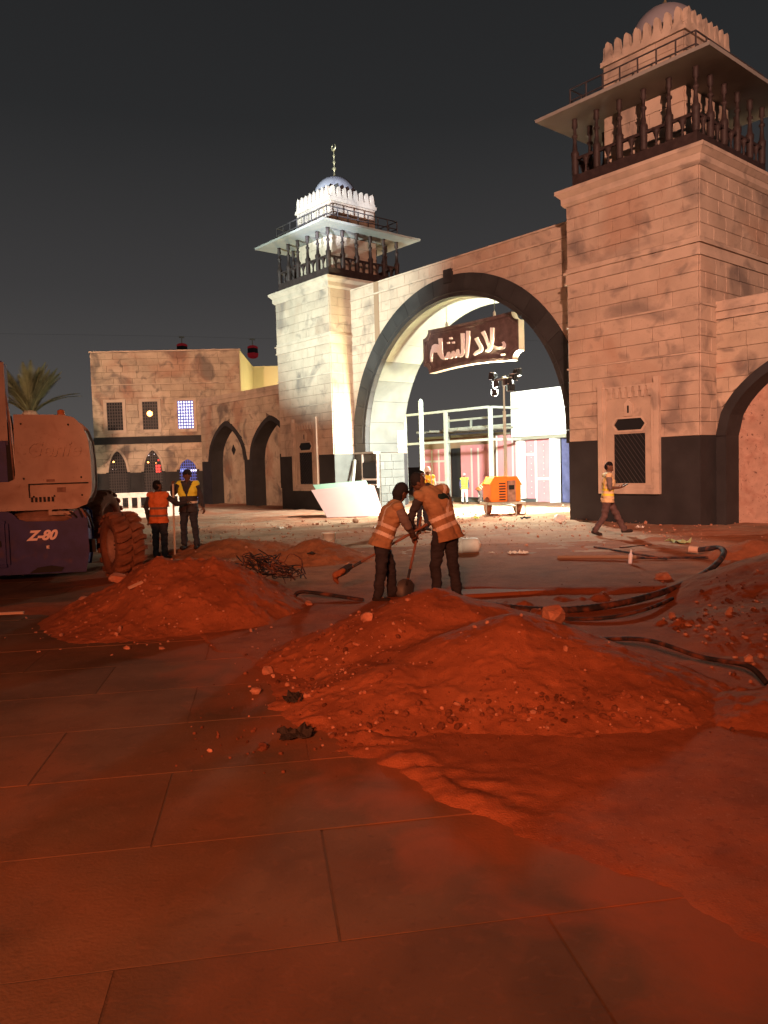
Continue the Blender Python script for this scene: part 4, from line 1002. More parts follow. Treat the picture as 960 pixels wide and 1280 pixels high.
MB(bx).lathe([(.03, 0), (.03, .05)], (-5.66, 12.96, .55), 8).build('tie_ring', 'decal', Ch)
lug = MB()
def lugpts():
    m = MB(); L = []
    for k in range(5):
        u = k/4; x = .02+u*.21; L.append((x, .0+.10*math.sin(u*2.2)+.05*u))
    vs = []
    for (x, a) in L:
        for da, dr in ((-.042, 0), (.042, 0), (.030, .052), (-.030, .052)):
            an = a+da/.5; rr = (.475 if x < .2 else .455)+dr*(1 if x < .2 else .8); vs.append((x, rr*math.sin(an), rr*math.cos(an)))
    fs = [(0, 1, 2, 3), (16, 19, 18, 17)]
    for k in range(4):
        for i in range(4): j = (i+1) % 4; fs.append((k*4+i, k*4+j, k*4+4+j, k*4+4+i))
    m.add(vs, fs); return m
lug_m = lugpts().mesh('tread_lug', 'rubber')
def big_wheel(loc, rz, R=.52):
    tyre = MB(); prof = [(.27, -.19), (.34, -.215), (.43, -.215), (.468, -.19), (.478, -.1), (.48, 0), (.478, .1), (.468, .19), (.43, .215), (.34, .215), (.27, .19)]
    vs = []; n = 40; fs = []
    for (rr, x) in prof:
        for i in range(n): a = 2*math.pi*i/n; vs.append((x, rr*math.sin(a), rr*math.cos(a)))
    K = len(prof)
    for k in range(K):
        for i in range(n): j = (i+1) % n; k2 = (k+1) % K; fs.append((k*n+i, k*n+j, k2*n+j, k2*n+i))
    tyre.add(vs, fs); w_ = tyre.build('wheel', 'rubber', bl, True); dx_, dy_ = loc[0]-BX, loc[1]-BY; w_.location = (dx_*math.cos(LR)+dy_*math.sin(LR), -dx_*math.sin(LR)+dy_*math.cos(LR), loc[2]); w_.rotation_euler = (0, 0, rz-LR); w_.scale = (R/.52,)*3
    rim = MB(); rp = [(.0, -.06), (.12, -.07), (.13, -.02), (.22, .0), (.24, -.13), (.285, -.17), (.285, .17), (.24, .15), (.20, .02), (0.0, .02)]
    vs = []; fs = []
    for (rr, x) in rp:
        for i in range(24): a = 2*math.pi*i/24; vs.append((x, max(rr, .002)*math.sin(a), max(rr, .002)*math.cos(a)))
    for k in range(len(rp)-1):
        for i in range(24): j = (i+1) % 24; fs.append((k*24+i, k*24+j, (k+1)*24+j, (k+1)*24+i))
    rim.add(vs, fs); rim.build('rim', 'rim', w_, True)
    hub = MB(); 
    for i in range(8): a = 2*math.pi*i/8; hub.box(-.10, -.07, .09*math.cos(a)-.012, .09*math.cos(a)+.012, .09*math.sin(a)-.012, .09*math.sin(a)+.012)
    hub.build('wheel_nuts', 'dark', w_)
    for i in range(18):
        a = 2*math.pi*i/18
        inst('tread_lug', lug_m, w_, (0, 0, 0), (-a, 0, 0)); inst('tread_lug', lug_m, w_, (0, 0, 0), (-a-math.pi/18, 0, math.pi))
    return w_
AW = math.atan2(-.60, -.80)      # outward face of the steered wheel looks left and towards the camera
big_wheel((-4.46, 13.0, .55), AW+math.pi, .56)
big_wheel((-5.60, 15.1, .86), -.1, .58)
big_wheel((-7.9, 13.0, .53), 0); big_wheel((-7.9, 15.1, .6), 0, .6)
MB(bx).box(-5.15, -4.85, 13.25, 13.45, .42, .64).build('axle', 'dark', bl); MB(bx).box(-7.8, -5.3, 15.0, 15.2, .7, .9).build('axle', 'dark', bl)
MB(bx).box(-7.4, -5.2, 14.31, 14.95, .35, 1.0).build('chassis_rear', 'machine_blue', bl)

# ================================================================== PEOPLE
def cap_mesh(prims):
    """prims: (p0,r0,p1,r1) tapered capsules -> verts, faces"""
    V = []; F = []
    for p0, r0, p1, r1 in prims:
        p0, p1 = Vector(p0), Vector(p1); d = p1-p0; L = d.length
        d = d/L if L > 1e-5 else Vector((0, 0, 1))
        u = d.orthogonal().normalized(); w = d.cross(u); n = 14; b = len(V); rings = []
        for k in range(1, 5): a = math.pi/2*(1-k/4); rings.append((p0-d*r0*math.sin(a), r0*math.cos(a)))
        for k in range(0, 4): a = math.pi/2*k/4; rings.append((p1+d*r1*math.sin(a), r1*math.cos(a)))
        V.append(p0-d*r0)
        for c, rr in rings:
            for i in range(n): t = 2*math.pi*i/n; V.append(c+(u*math.cos(t)+w*math.sin(t))*rr)
        V.append(p1+d*r1); e_ = len(V)-1
        for i in range(n): F.append((b, b+1+(i+1) % n, b+1+i))
        for k in range(len(rings)-1):
            for i in range(n): j = (i+1) % n; F.append((b+1+k*n+i, b+1+k*n+j, b+1+(k+1)*n+j, b+1+(k+1)*n+i))
        q = b+1+(len(rings)-1)*n
        for i in range(n): F.append((e_, q+i, q+(i+1) % n))
    return V, F
def fuse(name, prims, vox, mats, parent, smooth_it=4, matfn=None):
    V, F = cap_mesh(prims); me = bpy.data.meshes.new(name); me.from_pydata([tuple(v) for v in V], [], F)
    ob = bpy.data.objects.new(name+'_src', me); COL.objects.link(ob)
    md = ob.modifiers.new('r', 'REMESH'); md.mode = 'VOXEL'; md.voxel_size = vox
    sm = ob.modifiers.new('s', 'SMOOTH'); sm.factor = .5; sm.iterations = smooth_it
    dg = bpy.context.evaluated_depsgraph_get(); dg.update()
    out = bpy.data.meshes.new_from_object(ob.evaluated_get(dg)); COL.objects.unlink(ob); bpy.data.objects.remove(ob); bpy.data.meshes.remove(me)
    if name in ('vest', 'shirt', 'trousers'):
        nv = len(out.vertices); nn = np.empty(nv*3, np.float32); out.vertex_normals.foreach_get('vector', nn); cc = np.empty(nv*3, np.float32); out.vertices.foreach_get('co', cc); nn = nn.reshape(-1, 3); cc = cc.reshape(-1, 3)
        for i_ in range(nv):      # cloth folds
            c = Vector(cc[i_].tolist()); k = mnoise.noise(Vector((c.x*7, c.y*7, c.z*15+3)))*.016+mnoise.noise(Vector((c.x*16, c.y*16, c.z*34)))*.008
            cc[i_] += nn[i_]*k
        out.vertices.foreach_set('co', cc.reshape(-1))
    out.name = name; out.materials.clear()
    for x in (mats if isinstance(mats, (list, tuple)) else [mats]): out.materials.append(M[x])
    out.polygons.foreach_set('use_smooth', [True]*len(out.polygons))
    if matfn:
        for pl in out.polygons: pl.material_index = matfn(pl.center)
    o = bpy.data.objects.new(name, out); link(o, parent); return o
def hand_prims(wr, d, nrm, curl, right):
    """d: wrist->knuckles, nrm: palm normal (fingers curl that way)"""
    wr, d, nrm = Vector(wr), Vector(d).normalized(), Vector(nrm); nrm = (nrm-d*nrm.dot(d)).normalized(); side = d.cross(nrm)*(1 if right else -1)
    P = []
    for k in (-1.4, -.5, .5, 1.4): P.append((wr+side*.010*k, .017, wr+d*.078+side*.019*k*.75, .0125))
    for i, (k, l) in enumerate(((1.5, .90), (.5, 1.0), (-.5, .95), (-1.5, .76))):
        q = wr+d*.082+side*.0165*k; a = curl*.3+.06*i
        for sl in (.042, .028, .022):
            a += curl; v = d*math.cos(a)+nrm*math.sin(a); q2 = q+v*sl*l; P.append((q, .0095, q2, .0082)); q = q2
    q = wr+d*.025+side*.028; q1 = q+(d*.5+side*.7+nrm*.45).normalized()*.038; q2 = q1+(d*.7+side*.1+nrm*.7).normalized()*.032
    P += [(wr+d*.02+side*.012, .016, q1, .012), (q1, .0115, q2, .0095)]
    return P
def person(label, loc, yaw, J, sc=1.0, vox=.010, skin='skin', shirt='shirt_dark', trous='trousers', vest=('orange_dusty', 'reflect'), head=('cap',), group=None,
           curl=(1.0, 1.0), emblem=False, stripes='v', longsleeve=True, front_open=False, hand_n=None):
    root = empty('person', loc, yaw, label, 'person', group); root.scale = (sc,)*3
    V = lambda k: Vector(J[k]); pel, che, nek, hed = V('pelvis'), V('chest'), V('neck'), V('head')
    fd = Vector(J['face']).normalized(); sd = Vector(J.get('side', (0, 1, 0))).normalized()
    up = (hed-nek).normalized(); up = (up-fd*up.dot(fd)).normalized() if abs(up.dot(fd)) < .95 else Vector((0, 0, 1)); hs = up.cross(fd)
    spine = (nek-pel).normalized(); fwd = sd.cross(spine).normalized()   # points forward for sd = left
    def torso(e=0.0, hem=0.0, flare=0.0):
        P = []
        for s in (-1, 1):
            P.append((pel+sd*s*.075-spine*hem, .108+e+flare, pel+sd*s*.065+spine*.15, .098+e)); P.append((pel+sd*s*.065+spine*.15, .098+e, che+sd*s*.085, .112+e))
            P.append((che+sd*s*.085, .112+e, nek-spine*.10+sd*s*.10, .075+e))
        P.append((V('sh_l'), .055+e, V('sh_r'), .055+e)); P.append((nek-spine*.06-fwd*.01, .07+e, che-fwd*.02, .115+e))
        return P
    B = torso()
    B += [(nek-spine*.06, .062, hed-up*.03, .052)]
    B += [(hed+up*.025-fd*.015, .088, hed-up*.02+fd*.01, .080), (hed-up*.02+fd*.01, .078, hed-up*.085+fd*.035, .048), (hed+up*.04-fd*.03, .085, hed+up*.02-fd*.03, .085),
          (hed-up*.005+fd*.088, .011, hed-up*.035+fd*.102, .014), (hed-up*.068+fd*.078, .016, hed-up*.062+fd*.080, .014), (hed+up*.02+fd*.07+hs*.03, .016, hed+up*.02+fd*.07-hs*.03, .016)]
    for s in (-1, 1): B.append((hed+hs*s*.083-up*.0, .016, hed+hs*s*.086-up*.03, .012))
    arms = {}
    for L in ('l', 'r'):
        sh, el, wr = V('sh_'+L), V('el_'+L), V('wr_'+L)
        B += [(sh, .054, el, .041), (el, .042, wr, .027)]
        hn = Vector(J.get('hn_'+L, (0, 0, -1))); hd = Vector(J['hd_'+L]) if 'hd_'+L in J else wr-el
        B += hand_prims(wr, hd, hn, curl[0 if L == 'l' else 1], L == 'r')
        hip, kn, an, toe = V('hip_'+L), V('kn_'+L), V('an_'+L), V('toe_'+L)
        B += [(hip, .088, kn, .056), (kn, .055, an, .038), (an, .036, toe, .028)]
    fuse('body', B, vox, skin, root, 3)
    # shirt
    Sh = torso(.012)
    for L in ('l', 'r'):
        sh, el, wr = V('sh_'+L), V('el_'+L), V('wr_'+L)
        Sh += [(sh, .070, el, .056)]
        if longsleeve: Sh += [(el, .055, wr+(el-wr)*.08, .040)]
    Sh += [(nek-spine*.05, .073, nek+(hed-nek)*.12, .062)]
    fuse('shirt', Sh, vox*1.15, shirt, root, 4)
    # trousers
    Tr = [(pel+sd*.07, .118, pel-sd*.07, .118)]
    for L in ('l', 'r'):
        hip, kn, an = V('hip_'+L), V('kn_'+L), V('an_'+L); m1 = kn+(an-kn)*.93
        Tr += [(pel+(hip-pel)*.9, .112, hip+(kn-hip)*.35, .100), (hip, .102, kn, .078), (kn, .077, m1, .066), (m1+Vector((.01, 0, .03)), .072, m1, .068)]
    fuse('trousers', Tr, vox*1.15, trous, root, 4)
    for L in ('l', 'r'):
        an, toe = V('an_'+L), V('toe_'+L); fuse('boot', [(an+Vector((0, 0, .05)), .050, an-Vector((0, 0, .0)), .054), (an-(toe-an)*.25-Vector((0, 0, .03)), .042, toe+Vector((0, 0, .0)), .042)], vox, 'boot', root, 3)
    # vest
    Ve = torso(.026, .12, .012)
    for s in (0,): Ve += [(pel-spine*.12, .122, pel+spine*.15, .125), (pel+spine*.15, .125, che, .138), (che, .138, nek-spine*.12, .11)]
    Ln = (nek-pel).length
    def vm(c):
        u = (c-pel).dot(spine)/Ln; y = abs((c-pel).dot(sd))
        if stripes == 'h2': return 1 if (.06 < u < .14 or .34 < u < .42) else 0
        if stripes == 'blk': return 2 if u < .42 and not (.14 < u < .22) else (1 if .14 < u < .22 else 0)
        if (.08 < u < .17) or (.29 < u < .37): return 1
        if u >= .37 and .085 < y < .135: return 1
        return 0
    vo = fuse('vest', Ve, vox*1.15, list(vest), root, 4, vm)
    bm = bmesh.new(); bm.from_mesh(vo.data); bmesh.ops.bisect_plane(bm, geom=bm.verts[:]+bm.edges[:]+bm.faces[:], plane_co=pel-spine*.105, plane_no=-(spine*.6+Vector((0, 0, .4))), clear_outer=True)
    bm.to_mesh(vo.data); bm.free()
    sdm = vo.modifiers.new('thick', 'SOLIDIFY'); sdm.thickness = .008
    if front_open:
        bm = bmesh.new(); bm.from_mesh(vo.data)
        kill = [f for f in bm.faces if (f.calc_center_median()-pel).dot(fwd) > 0 and abs((f.calc_center_median()-pel).dot(sd)) < .015+max(0, ((f.calc_center_median()-pel).dot(spine)/Ln-.45))*.22]
        bmesh.ops.delete(bm, geom=kill, context='FACES'); bm.to_mesh(vo.data); bm.free()
    if emblem:
        c = che+spine*.03-fwd*.115; E_ = [(c-sd*.055, .045, c+sd*.055, .045), (c-sd*.02+spine*.02, .05, c+sd*.03-spine*.01, .05)]
        eo = fuse('emblem', [(a-fwd*.0, r0, b, r1) for a, r0, b, r1 in E_], vox, 'emblem', vo, 2)
    # head cover
    kind = head[0]; hm = head[1] if len(head) > 1 else 'cap_dark'
    if kind == 'cap':
        H = [(hed+up*.045-fd*.02, .094, hed+up*.03-fd*.01, .094)]; ho = fuse('cap', H, vox*.8, hm, root, 2)
        fuse('cap_brim', [(hed+up*.045+fd*.07+hs*.04, .012, hed+up*.03+fd*.135+hs*.02, .010), (hed+up*.045+fd*.07-hs*.04, .012, hed+up*.03+fd*.135-hs*.02, .010), (hed+up*.05+fd*.07, .014, hed+up*.033+fd*.14, .010)], vox*.7, hm, ho, 2)
    elif kind == 'helmet':
        H = [(hed+up*.06-fd*.01, .108, hed+up*.035-fd*.01, .112)]; ho = fuse('helmet', H, vox*.8, hm, root, 2)
        m = MB(); fuse('helmet_brim', [(hed+up*.03+fd*.10+hs*.05, .012, hed+up*.03+fd*.10-hs*.05, .012)], vox*.6, hm, ho, 1)
    elif kind == 'wrap':   # cap with neck cloth / beanie pulled low
        H = [(hed+up*.04-fd*.02, .098, hed-up*.03-fd*.035, .088), (hed-up*.02-fd*.03, .082, nek+(hed-nek)*.3-fd*.02, .07)]; ho = fuse('head_wrap', H, vox*.8, hm, root, 2)
        fuse('cap_brim', [(hed+up*.05+fd*.06+hs*.04, .014, hed+up*.04+fd*.12, .010), (hed+up*.05+fd*.06-hs*.04, .014, hed+up*.04+fd*.12, .010)], vox*.7, hm, ho, 2)
    else:
        fuse('hair', [(hed+up*.05-fd*.025, .088, hed+up*.0-fd*.045, .078)], vox*.8, 'hair', root, 1)
    return root
# --- pose helper: standing defaults
def stance(**k):
    J = dict(pelvis=(0, 0, .92), chest=(.01, 0, 1.27), neck=(.0, 0, 1.47), head=(.02, 0, 1.60), face=(1, 0, 0),
             sh_l=(0, .18, 1.41), sh_r=(0, -.18, 1.41), el_l=(-.02, .24, 1.13), el_r=(-.02, -.24, 1.13), wr_l=(.06, .24, .88), wr_r=(.06, -.24, .88),
             hip_l=(0, .09, .90), hip_r=(0, -.09, .90), kn_l=(.02, .12, .49), kn_r=(.02, -.12, .49), an_l=(0, .13, .085), an_r=(0, -.13, .085), toe_l=(.15, .15, .045), toe_r=(.15, -.15, .045))
    J.update(k); return J
# left digging worker, seen from behind his right shoulder
zA = surf(0, 10)
JA = stance(pelvis=(-.04, 0, .86), chest=(.10, -.01, 1.19), neck=(.20, 0, 1.37), head=(.25, .0, 1.49), face=(.80, .2, -.42),
            sh_l=(.17, .18, 1.31), sh_r=(.15, -.19, 1.30), el_l=(.36, .24, 1.10), el_r=(.26, -.25, 1.04), wr_l=(.50, .16, .97), wr_r=(.40, -.03, .90), hd_l=(.5, -.5, -.5), hd_r=(.45, .75, -.2),
            hn_l=(-.5, -.3, -.7), hn_r=(-.4, -.3, -.8), hip_l=(-.03, .09, .84), hip_r=(-.05, -.09, .84), kn_l=(.10, .13, .47), kn_r=(-.10, -.14, .47), an_l=(.12, .15, .09), an_r=(-.16, -.15, .09), toe_l=(.26, .18, .045), toe_r=(-.02, -.17, .045))
person('left worker of the digging pair, dusty orange vest, shovel held low behind him', (.0, 10.0, zA-.04), R_(14), JA, .96, .008, head=('wrap',), shirt='shirt_grey', curl=(1.15, 1.15), group='two workers digging')
zB = surf(.75, 10.15)
JB = stance(pelvis=(-.03, -.02, .91), chest=(.07, .05, 1.29), neck=(.16, .12, 1.49), head=(.25, .22, 1.56), face=(.50, .45, -.74), side=(0, .97, .24),
            sh_l=(.14, .30, 1.38), sh_r=(.10, -.08, 1.45), el_l=(.24, .38, 1.10), el_r=(.12, -.20, 1.16), wr_l=(.34, .26, .84), wr_r=(.26, .10, 1.00), hd_l=(.35, -.5, -.6), hd_r=(.3, .5, -.5), hn_l=(-.5, -.3, -.6), hn_r=(-.6, 0, -.6),
            kn_l=(.05, .14, .48), kn_r=(.0, -.12, .48), an_l=(.0, .16, .085), an_r=(-.06, -.14, .085))
person('bending right worker of the digging pair, dark cap, oval emblem on his vest', (.80, 10.15, zB-.02), R_(128), JB, 1.02, .008, head=('cap',), shirt='shirt_dark', curl=(1.15, 1.15), emblem=True, group='two workers digging')
# shovels
def shovel(A, Bp, label, blade=True, name='shovel', rad=.016, soil=False):
    A, Bp = Vector(A), Vector(Bp); root = empty(name, Bp, 0, label, 'shovel' if blade else 'pick')
    d = (Bp-A).normalized(); MB().tube([A-Bp, (A-Bp)*.5, Vector((0, 0, 0))], [rad, rad, rad*1.1], 8).build('handle', 'handle_wood', root, True)
    sd = d.cross(Vector((0, -.4, 1))).normalized(); n = sd.cross(d)
    if n.z < 0: n = -n
    m = MB(); L = [(0, .05, .0), (.05, .115, -.01), (.14, .125, -.022), (.22, .11, -.018), (.28, .06, -.005), (.31, .005, .0)]; vs = []; fs = []
    for (u, w, c) in L:
        for k in (-1, -.5, 0, .5, 1): vs.append(d*u+sd*w*k+n*(c*(1-k*k)+.02*k*k))
    for i in range(len(L)-1):
        for k in range(4): fs.append((i*5+k, i*5+k+1, i*5+6+k, i*5+5+k))
    b = len(vs); vs += [v-n*.006 for v in vs]; fs += [tuple(reversed([q+b for q in f])) for f in fs]
    m.add(vs, fs); m.tube([-d*.14, d*.08], [.022, .014], 8); m.build('blade', 'shovel_metal', root, True)
    if soil:
        s_ = fuse('soil_load', [(d*.14+n*.02, .035, d*.26+n*.015, .055), (d*.2+n*.02-sd*.05, .03, d*.22+n*.01+sd*.05, .03), (d*.30-n*.03, .04, d*.31-n*.10, .02)], .012, 'soil', root, 1)
    return root
shovel((.56, 10.02, .98), (-.44, 10.24, .42), 'dark shovel with red soil on its blade, held low behind the left digging worker', soil=True)
pk_ = shovel((.50, 10.30, 1.06), (.29, 10.16, .24), 'wooden handled shovel dug into the ground between the two digging workers')
# standing pair on the left
zc = 0.0
JC = stance(face=(.9, -.3, 0), el_r=(.20, -.34, 1.20), wr_r=(.38, -.46, 1.22), hd_r=(.5, -.6, .2), hn_r=(0, .2, -1), el_l=(-.04, .26, 1.14), wr_l=(.02, .26, .90), toe_l=(.15, .12, .045), an_l=(0, .10, .085), an_r=(0, -.10, .085), kn_l=(.02, .10, .49), kn_r=(.02, -.10, .49))
person('man in a bright orange vest seen from behind, beside the boom lift', (-4.52, 15.4, surf(-4.52, 15.4)-.02), R_(78), JC, .93, .010, head=('hair',), vest=('orange_hiviz', 'reflect_dark'), stripes='h2', shirt='shirt_dark', trous='trousers', curl=(.5, .6), group='two men standing by the boom lift')
JD = stance(el_r=(.12, -.30, 1.20), wr_r=(.24, -.25, 1.40), hd_r=(.2, .0, 1), hn_r=(.2, 1, 0), el_l=(-.02, .27, 1.15), wr_l=(.03, .33, .90), an_l=(0, .15, .085), an_r=(0, -.13, .085))
person('man in a black and yellow vest facing the camera, holding a tall pale pole', (-4.05, 15.95, surf(-4.05, 15.95)), R_(-93), JD, .96, .010, skin='skin', head=('cap',), vest=('yellow_hiviz', 'reflect', 'shirt_dark'), stripes='blk', shirt='shirt_dark', front_open=True, curl=(.5, 1.2), group='two men standing by the boom lift')
tag(MB().tube([(0, 0, 0), (.01, -.01, .8), (.03, -.02, 1.52)], .02, 8).build('pole', 'pole_pale', loc=(-4.31, 15.70, .0)), 'tall pale wooden pole held upright by the man in the yellow vest', 'pole')
# walking man
JE = stance(face=(.9, -.1, -.35), head=(.05, 0, 1.60), pelvis=(0, 0, .90), chest=(.03, 0, 1.26), neck=(.03, 0, 1.46), el_l=(.02, .25, 1.13), wr_l=(.26, .14, 1.12), el_r=(.0, -.25, 1.13), wr_r=(.25, -.13, 1.13), hd_r=(1, .15, .2), hd_l=(1, -.2, .1), hn_r=(-.2, .3, 1), hn_l=(-.2, -.3, 1),
            kn_l=(.22, .10, .50), kn_r=(-.10, -.10, .47), an_l=(.40, .10, .12), an_r=(-.33, -.10, .12), toe_l=(.56, .10, .10), toe_r=(-.19, -.11, .05), hip_l=(.02, .09, .88), hip_r=(-.02, -.09, .88))
person('man in a cream vest walking past the near tower, looking at his phone', (5.13, 17.6, surf(5.13, 17.6)-.01), R_(-4), JE, .98, .010, head=('hair',), vest=('cream_vest', 'yellow_hiviz'), shirt='shirt_grey', trous='trousers_brown', longsleeve=False, curl=(.4, .45))
tag(MB().box(-.01, .01, -.036, .036, -.075, .075).build('phone', 'dark', loc=(5.13+.36, 17.6-.12, 1.15), rot=(0, R_(60), 0)), 'small dark phone in the hand of the walking man', 'phone')
# far people behind the gate
J0 = stance()
person('far worker in a lime vest and pink helmet standing before the pink walls', (4.45, 42.2, -.42), R_(-80), stance(), .96, .018, skin='skin_light', head=('helmet', 'pink_board'), vest=('lime_hiviz', 'orange_hiviz'), shirt='door_blue', trous='white_plastic')
JF = stance(pelvis=(0, 0, .80), chest=(.25, 0, 1.05), neck=(.42, 0, 1.15), head=(.53, 0, 1.20), face=(.7, 0, -.7), sh_l=(.36, .18, 1.10), sh_r=(.36, -.18, 1.10), el_l=(.42, .2, .85), el_r=(.42, -.2, .85), wr_l=(.5, .12, .62), wr_r=(.5, -.12, .62), hip_l=(0, .09, .78), hip_r=(0, -.09, .78), kn_l=(.16, .12, .44), kn_r=(.10, -.12, .44))
person('far worker in an orange vest stooping left of the light tower', (5.2, 41.8, -.42), R_(10), JF, .98, .018, skin='skin_light', head=('helmet', 'white_plastic'), vest=('orange_hiviz', 'reflect'), shirt='white_plastic', trous='shirt_grey')
person('dark haired man in a yellow vest half hidden behind the bending worker', (1.02, 20.3, 0), R_(-60), stance(), .93, .014, head=('hair',), vest=('yellow_hiviz', 'orange_hiviz'), shirt='shirt_dark')
person('man in a white helmet farther back, behind the bending worker', (1.42, 24.6, 0), R_(-80), stance(), .97, .014, head=('helmet', 'white_plastic'), vest=('yellow_hiviz', 'reflect'), shirt='white_plastic')

# ================================================================== PIPES AND CABLES
def spline(pts, n=8):
    out = []; P = [Vector(q) for q in pts]
    for i in range(len(P)-1):
        a, b, c, d = P[max(i-1, 0)], P[i], P[i+1], P[min(i+2, len(P)-1)]
        for k in range(n): u = k/n; out.append(.5*((2*b)+(c-a)*u+(2*a-5*b+4*c-d)*u*u+(-a+3*b-3*c+d)*u**3))
    out.append(P[-1]); return out
def run(name, pts, rad, label, cat, mt='pipe', rib=False, sink=.0, n=8):
    P = spline([(x, y, (z if z is not None else surf(x, y)+rad-sink)) for x, y, z in pts], n); base = P[0].copy(); base.z -= rad
    rs = [rad*(1+(.12 if (rib and i % 2) else 0)) for i in range(len(P))]
    o = MB().tube([q-base for q in P], rs, 8).build(name, mt, None, True, loc=base); return tag(o, label, cat)
run('duct_pipe', [(5.55, 13.6, .10), (5.80, 13.3, .16), (5.62, 12.7, .12), (4.75, 11.3, .05), (3.7, 10.0, .02), (2.8, 9.25, .0), (2.0, 9.05, -.02), (1.3, 9.5, -.02), (.9, 10.1, .0)], .042, 'long black duct pipe curving through the dug trench, its pale end turned up', 'pipe', rib=True, n=26)
tag(MB().tube([(0, 0, 0), (-.12, .1, .01)], .062, 10).build('pipe_end', 'pole_pale', loc=(5.56, 13.58, .10)), 'pale cut end cap on the black duct pipe', 'pipe end')
run('duct_pipe', [(1.5, 8.85, -.04), (2.3, 8.5, -.02), (2.9, 8.75, .0), (3.6, 9.6, -.02)], .022, 'short thin black pipe lying under the long duct in the trench', 'pipe')
run('duct_pipe', [(2.05, 7.35, .02), (2.3, 6.75, .14), (2.55, 6.2, .12), (2.75, 5.82, .14), (2.80, 5.62, .06)], .021, 'black hose coming out of the soil beside the right end of the stony heap', 'pipe', n=14)
run('duct_pipe', [(-1.22, 9.75, .03), (-1.16, 10.0, .13), (-.95, 10.02, .12), (-.6, 9.85, .09), (-.3, 9.7, .06)], .026, 'bent black pipe sticking out of the soil left of the digging workers', 'pipe', n=10)
run('cable', [(-3.4, 13.0, .05), (-2.7, 12.2, .15), (-2.2, 11.2, .22), (-1.75, 10.8, .16)], .022, 'black cable running down behind the left soil heap', 'cable', n=10)
# tangled cable net on the shoulder of the left heap
q = random.Random(4); m = MB()
for k in range(26):
    x0, y0 = -1.55+q.gauss(0, .12), 10.2+q.gauss(0, .12); pts = []
    for i in range(7): t_ = i/6; pts.append((x0-.25+t_*.5+q.gauss(0, .06), y0+q.gauss(0, .12), max(0, .33-t_*.22)+q.gauss(0, .05)+.03))
    m.tube([Vector(v)-Vector((-1.5, 10.2, 0)) for v in spline(pts, 3)], .008, 4)
tag(m.build('cable_tangle', 'pipe', loc=(-1.5, 10.2, surf(-1.5, 10.2)-.05)), 'tangled black cable net on the right shoulder of the left soil heap', 'cable tangle')
# thin boards and rods near the bottle
for (a, b, rr, mt, lb) in (((3.05, 13.55), (4.3, 13.1), .035, 'brown_shade', 'reddish timber batten lying at the edge of the far pavement'), ((4.2, 13.3), (5.45, 12.9), .02, 'pipe', 'thin dark rod lying beside the reddish batten'),
                           ((4.15, 15.2), (4.75, 12.9), .018, 'pipe', 'thin dark rod lying aslant beyond the water bottle'), ((4.6, 15.0), (5.3, 15.2), .012, 'pipe', 'short thin rod on the soil before the walking man')):
    o = MB().tube([(0, 0, 0), (b[0]-a[0], b[1]-a[1], .02)], rr, 4).build('rod', mt, loc=(a[0], a[1], surf(*a)+rr)); tag(o, lb, 'rod')

# ================================================================== LOOSE THINGS
def rock(x, y, r, label=None, z=None, seed=0, mt='rock', flat=.75, name='stone', group=None):
    q = random.Random(seed*13+5); bm = bmesh.new(); bmesh.ops.create_icosphere(bm, subdivisions=2, radius=1)
    cuts = [(Vector((q.gauss(0, 1), q.gauss(0, 1), q.gauss(0, 1))).normalized(), q.uniform(.55, .85)) for _ in range(9)]
    for v in bm.verts:
        for n, d in cuts:
            k = v.co.dot(n)
            if k > d: v.co -= n*(k-d)
        v.co *= 1+q.uniform(-.03, .03)
        v.co = Vector((v.co.x*r*q_x(q), v.co.y*r, v.co.z*r*flat))
    me = bpy.data.meshes.new(name); bm.to_mesh(me); bm.free(); me.materials.append(M[mt])
    o = bpy.data.objects.new(name, me); link(o); o.location = (x, y, (surf(x, y) if z is None else z)+r*flat*.35); o.rotation_euler = (q.uniform(-.3, .3), q.uniform(-.3, .3), q.uniform(0, 6))
    if label: tag(o, label, 'stone', group)
    return o
def q_x(q): return 1.0
rock(1.42, 6.55, .115, 'upright orange lit boulder on the crest of the big stony heap', seed=1, flat=1.15)
rock(-3.42, 9.75, .13, 'pale angular rock at the left foot of the left soil heap', seed=2)
rock(-3.45, 10.3, .09, 'small pointed rock just behind the pale rock at the left heap', seed=3, flat=1.2)
rock(-3.95, 10.0, .09, 'small rock left of the pale rock at the left heap', seed=4)
rock(-2.6, 10.6, .06, 'little stone on top of the left soil heap', seed=5)
rock(-.98, 9.55, .06, 'reddish stone beneath the bent black pipe', seed=6)
rock(-1.05, 6.55, .06, 'brown stone at the far left edge of the big stony heap', seed=7)
rock(-1.05, 5.95, .05, 'stone at the near left foot of the big stony heap', seed=8)
rock(-.18, 6.9, .07, 'stone high on the left slope of the big stony heap', seed=9)
rock(4.0, 11.0, .14, 'rounded red stone in the trench below the long duct pipe', seed=10, z=-.02)
rock(-.38, 4.95, .035, 'small flat pale stone on the dirt edge before the big heap', seed=11, flat=.4)
def cyl_thing(name, prof, mt, loc, rot, label, cat, n=20, extra=None):
    o = empty(name, loc, 0, label, cat); o.rotation_euler = rot
    MB().lathe(prof, n=n).build('body', mt, o, True); return o
b_ = cyl_thing('bucket', [(.12, 0), (.13, .02), (.145, .34), (.15, .34), (.155, .36), (.14, .36), (.125, .05), (.01, .03)], 'white_plastic', (-1.2, 16.5, .0), (0, 0, 0), 'white plastic bucket standing behind the low soil heap', 'bucket')
MB().tube([(-.15, 0, .33), (-.1, -.14, .22), (0, -.17, .18), (.1, -.14, .22), (.15, 0, .33)], .006, 5).build('handle', 'steel_pale', b_)
